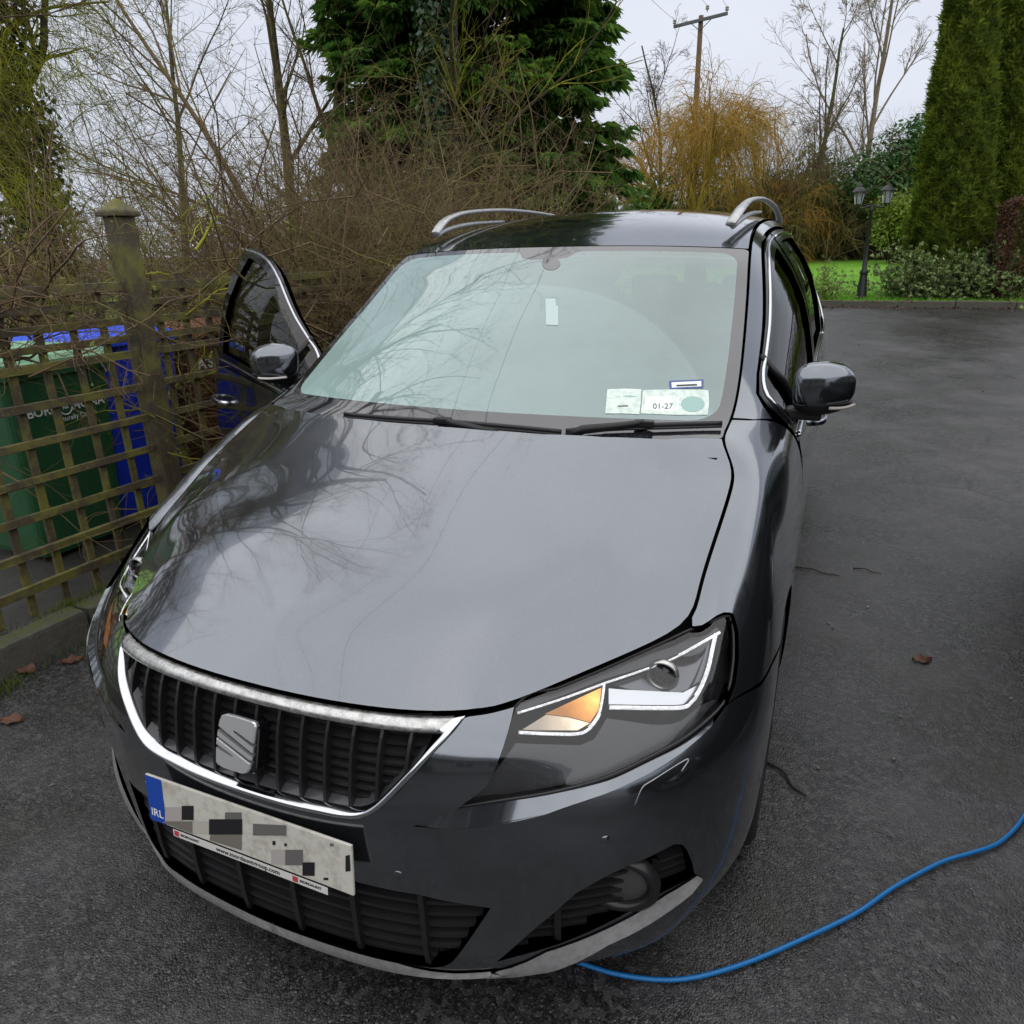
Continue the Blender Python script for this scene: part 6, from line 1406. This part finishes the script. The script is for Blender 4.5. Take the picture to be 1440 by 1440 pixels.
# ---- bushes on the far verge
vb = gpt((1325, 424), FAR_Y+.9); thicket('variegated_shrub', 'leafy variegated shrub at the foot of the evergreen columns', [(float(vb[0])+dx, FAR_Y+.95+dy, kz1+.05) for dx in np.arange(-.8, .9, .2) for dy in (0, .4)], 260, .95, .006, B_DARK, spread=(.12, .12, .02), K=6, wig=.2, grav=-.02, up=1.2, sub=4, subL=.4, sub2=2, leafn=7500, leafm=L_VAR, leafs=.085)
sb_ = gpt((1158, 424), FAR_Y+.6); thicket('low_shrub', 'small pale-leaved shrub by the kerb next to the car side', [(float(sb_[0])+dx, FAR_Y+.65, kz1+.05) for dx in (-.3, -.15, 0, .15)], 60, .72, .004, B_MOSS, spread=(.08, .1, .02), K=6, wig=.15, grav=-.02, up=1.3, sub=4, subL=.4, sub2=2, leafn=1300, leafm=L_VAR, leafs=.055)
hb = gpt((1436, 424), FAR_Y+1.0); hr = empty('beech_hedge', (float(hb[0])+1.6, FAR_Y+1.4, kz1)); tag(hr, 'clipped brown hedge beside the drive at the right edge', 'hedge')
n = 17000; C = np.stack([rng.uniform(-2.0, 3.2, n), rng.uniform(-.55, .55, n), rng.uniform(.05, 1.75, n)], 1); k = rng.integers(0, 3, n); C[k == 0, 1] = -.55+rng.normal(0, .04, (k == 0).sum()); C[k == 1, 2] = 1.75+rng.normal(0, .035, (k == 1).sum()); C[k == 2, 0] = -2.0+rng.normal(0, .05, (k == 2).sum())
bl = Bag(); bl.tris(*leaves(C, unit(rng.normal(0, 1, (n, 3))+[0, -.6, .3]), .055, .7)); bl.build('leaves', L_BEECH, hr)
m_ = 900; S = np.stack([rng.uniform(-2.0, 3.2, m_), rng.uniform(-.4, .4, m_), np.zeros(m_)], 1); bg = Bag(); P = grow(S, np.array([0, 0, 1.])+rng.normal(0, .18, (m_, 3)), rng.uniform(1.2, 1.8, m_), 6, .12); bg.add(P, taper(np.full(m_, .006), 6, .4), 3); bg.build('stems', B_BROWN, hr)
# ---- grass and litter
def blades(n, area, L, material, name, label):
    C = area(n); D = np.stack([rng.normal(0, .35, n), rng.normal(0, .35, n), np.ones(n)], 1); a = unit(rng.normal(0, 1, (n, 3))*[1, 1, 0]); l = (L*rng.uniform(.5, 1.3, n))[:, None]; V = np.stack([C-a*l*.06, C+a*l*.06, C+unit(D)*l], 1).reshape(-1, 3); Tn = np.arange(n*3).reshape(-1, 3)
    o = nmesh(name, V, tris=Tn, mat=material); tag(o, label, 'grass', kind='stuff'); return o
M_BLADE = leaf_mat('grass_blade', (.08, .24, .012), (.18, .42, .03))
blades(26000, lambda n: (lambda X, Y: np.stack([X, Y, gz(Y)+.045], 1))(rng.uniform(-.6, 7, n), FAR_Y+.15+rng.exponential(2.6, n)), .075, M_BLADE, 'grass', 'short bright lawn grass beyond the far kerb')
def moss_area(n):
    Y = rng.uniform(-.3, 3.2, n); k = rng.random(n); c = np.sin(Y*5.3)*.5+np.sin(Y*13.1+1)*.5; keep = c+rng.normal(0, .6, n) > .0; Y = Y[keep]; k = k[keep]; X = KX(Y)-.115+np.where(k < .6, rng.normal(0, .022, len(Y)), .16+np.abs(rng.normal(0, .05, len(Y)))); Z = np.where(k < .6, .118, .002); return np.stack([X, Y, Z], 1)
_n0 = moss_area(16000)
blades(len(_n0), lambda n: _n0, .036, leaf_mat('moss_blade', (.05, .09, .012), (.12, .15, .025)), 'moss_grass', 'moss and short grass growing along the mossy kerb')
M_DEAD = leaf_mat('dead_leaf', (.10, .045, .03), (.16, .085, .05), trans=.1)
def dead_leaf(px, z, size, label, rz):
    p = at(px, z=z); V = []; 
    for k in range(7):
        tt = k/6; w = size*.30*math.sin(math.pi*tt)**.8*(1+.25*math.sin(k*2.3)); V += [(size*(tt-.5), -w, .004+.010*math.sin(k*1.3)**2), (size*(tt-.5), 0, .002+.006*math.sin(k*.9)), (size*(tt-.5), w, .006+.012*math.cos(k*1.1)**2)]
    F = [(3*k+a, 3*k+1+a, 3*k+4+a, 3*k+3+a) for k in range(6) for a in (0, 1)]; o = mesh('fallen_leaf', V, F, M_DEAD, None); o.location = (float(p[0]), float(p[1]), z+.003); o.rotation_euler = (rnd.uniform(-.1, .1), rnd.uniform(-.15, .15), rz); tag(o, label, 'leaf', 'fallen leaves on the drive')
dead_leaf((1296, 930), 0, .075, 'crumpled brown leaf alone on the drive right of the car', .3)
dead_leaf((101, 931), 0, .085, 'curled brown leaf beside the left headlamp', .9)
dead_leaf((37, 944), 0, .10, 'reddish brown leaf close under the mossy kerb', .2)
dead_leaf((17, 1015), 0, .085, 'pale brown leaf at the left edge of the picture', .5)
def twig_on(p0, p1, r, label):
    a, b = at(p0, z=.005), at(p1, z=.005); P = spline([a, a*.6+b*.4+np.array([.006, .01, .004]), a*.3+b*.7-np.array([.004, .006, 0]), b], 12); o = tubeobj('fallen_twig', P, np.linspace(r, r*.5, 12), B_DARK, None, 5); tag(o, label, 'twig', 'twigs lying on the drive')
twig_on((1112, 797), (1180, 809), .004, 'dark twig beside the car flank'); twig_on((1200, 799), (1240, 806), .0035, 'short twig lying right of another beside the car'); twig_on((1076, 1070), (1134, 1119), .005, 'longest twig, beside the front wheel'); twig_on((1326, 568), (1352, 575), .004, 'far twig in the middle of the drive')
n = 900; X = rng.uniform(.5, 8, n); Y = FAR_Y+rng.normal(.02, .16, n); Z = gz(Y)+np.where(Y > FAR_Y-.03, .10, .012); bl = Bag(); bl.tris(*leaves(np.stack([X, Y, Z], 1), unit(rng.normal(0, .35, (n, 3))+[0, 0, 1]), .05, .7)); o = bl.build('leaf_litter', M_DEAD); tag(o, 'brown leaf litter scattered along the far kerb', 'leaf litter', kind='stuff')

n = 420; X = rng.uniform(-1.6, 5.5, n); Y = rng.uniform(-.4, 13.5, n); k = (np.abs(X) < 1.0) & (Y < 4.9); X = X[~k]; Y = Y[~k]; n = len(X); bl = Bag(); bl.tris(*leaves(np.stack([X, Y, gz(Y)+.006], 1), unit(rng.normal(0, .2, (n, 3))+[0, 0, 1]), .022, .6)); o = bl.build('drive_debris', leaf_mat('debris', (.05, .04, .03), (.16, .13, .09), (.30, .28, .24), s1=40, s2=60, trans=.05)); tag(o, 'tiny leaf scraps and grit strewn over the wet drive', 'debris', kind='stuff')

# fine foliage and twigs are too small to pick apart one by one
for o_ in COL.objects:
    if o_.parent is not None and o_.name.split('.')[0] in ('crown', 'twigs', 'stems', 'leaves', 'foliage', 'ivy', 'hanging_twigs', 'inner_foliage'): o_['kind'] = 'stuff'
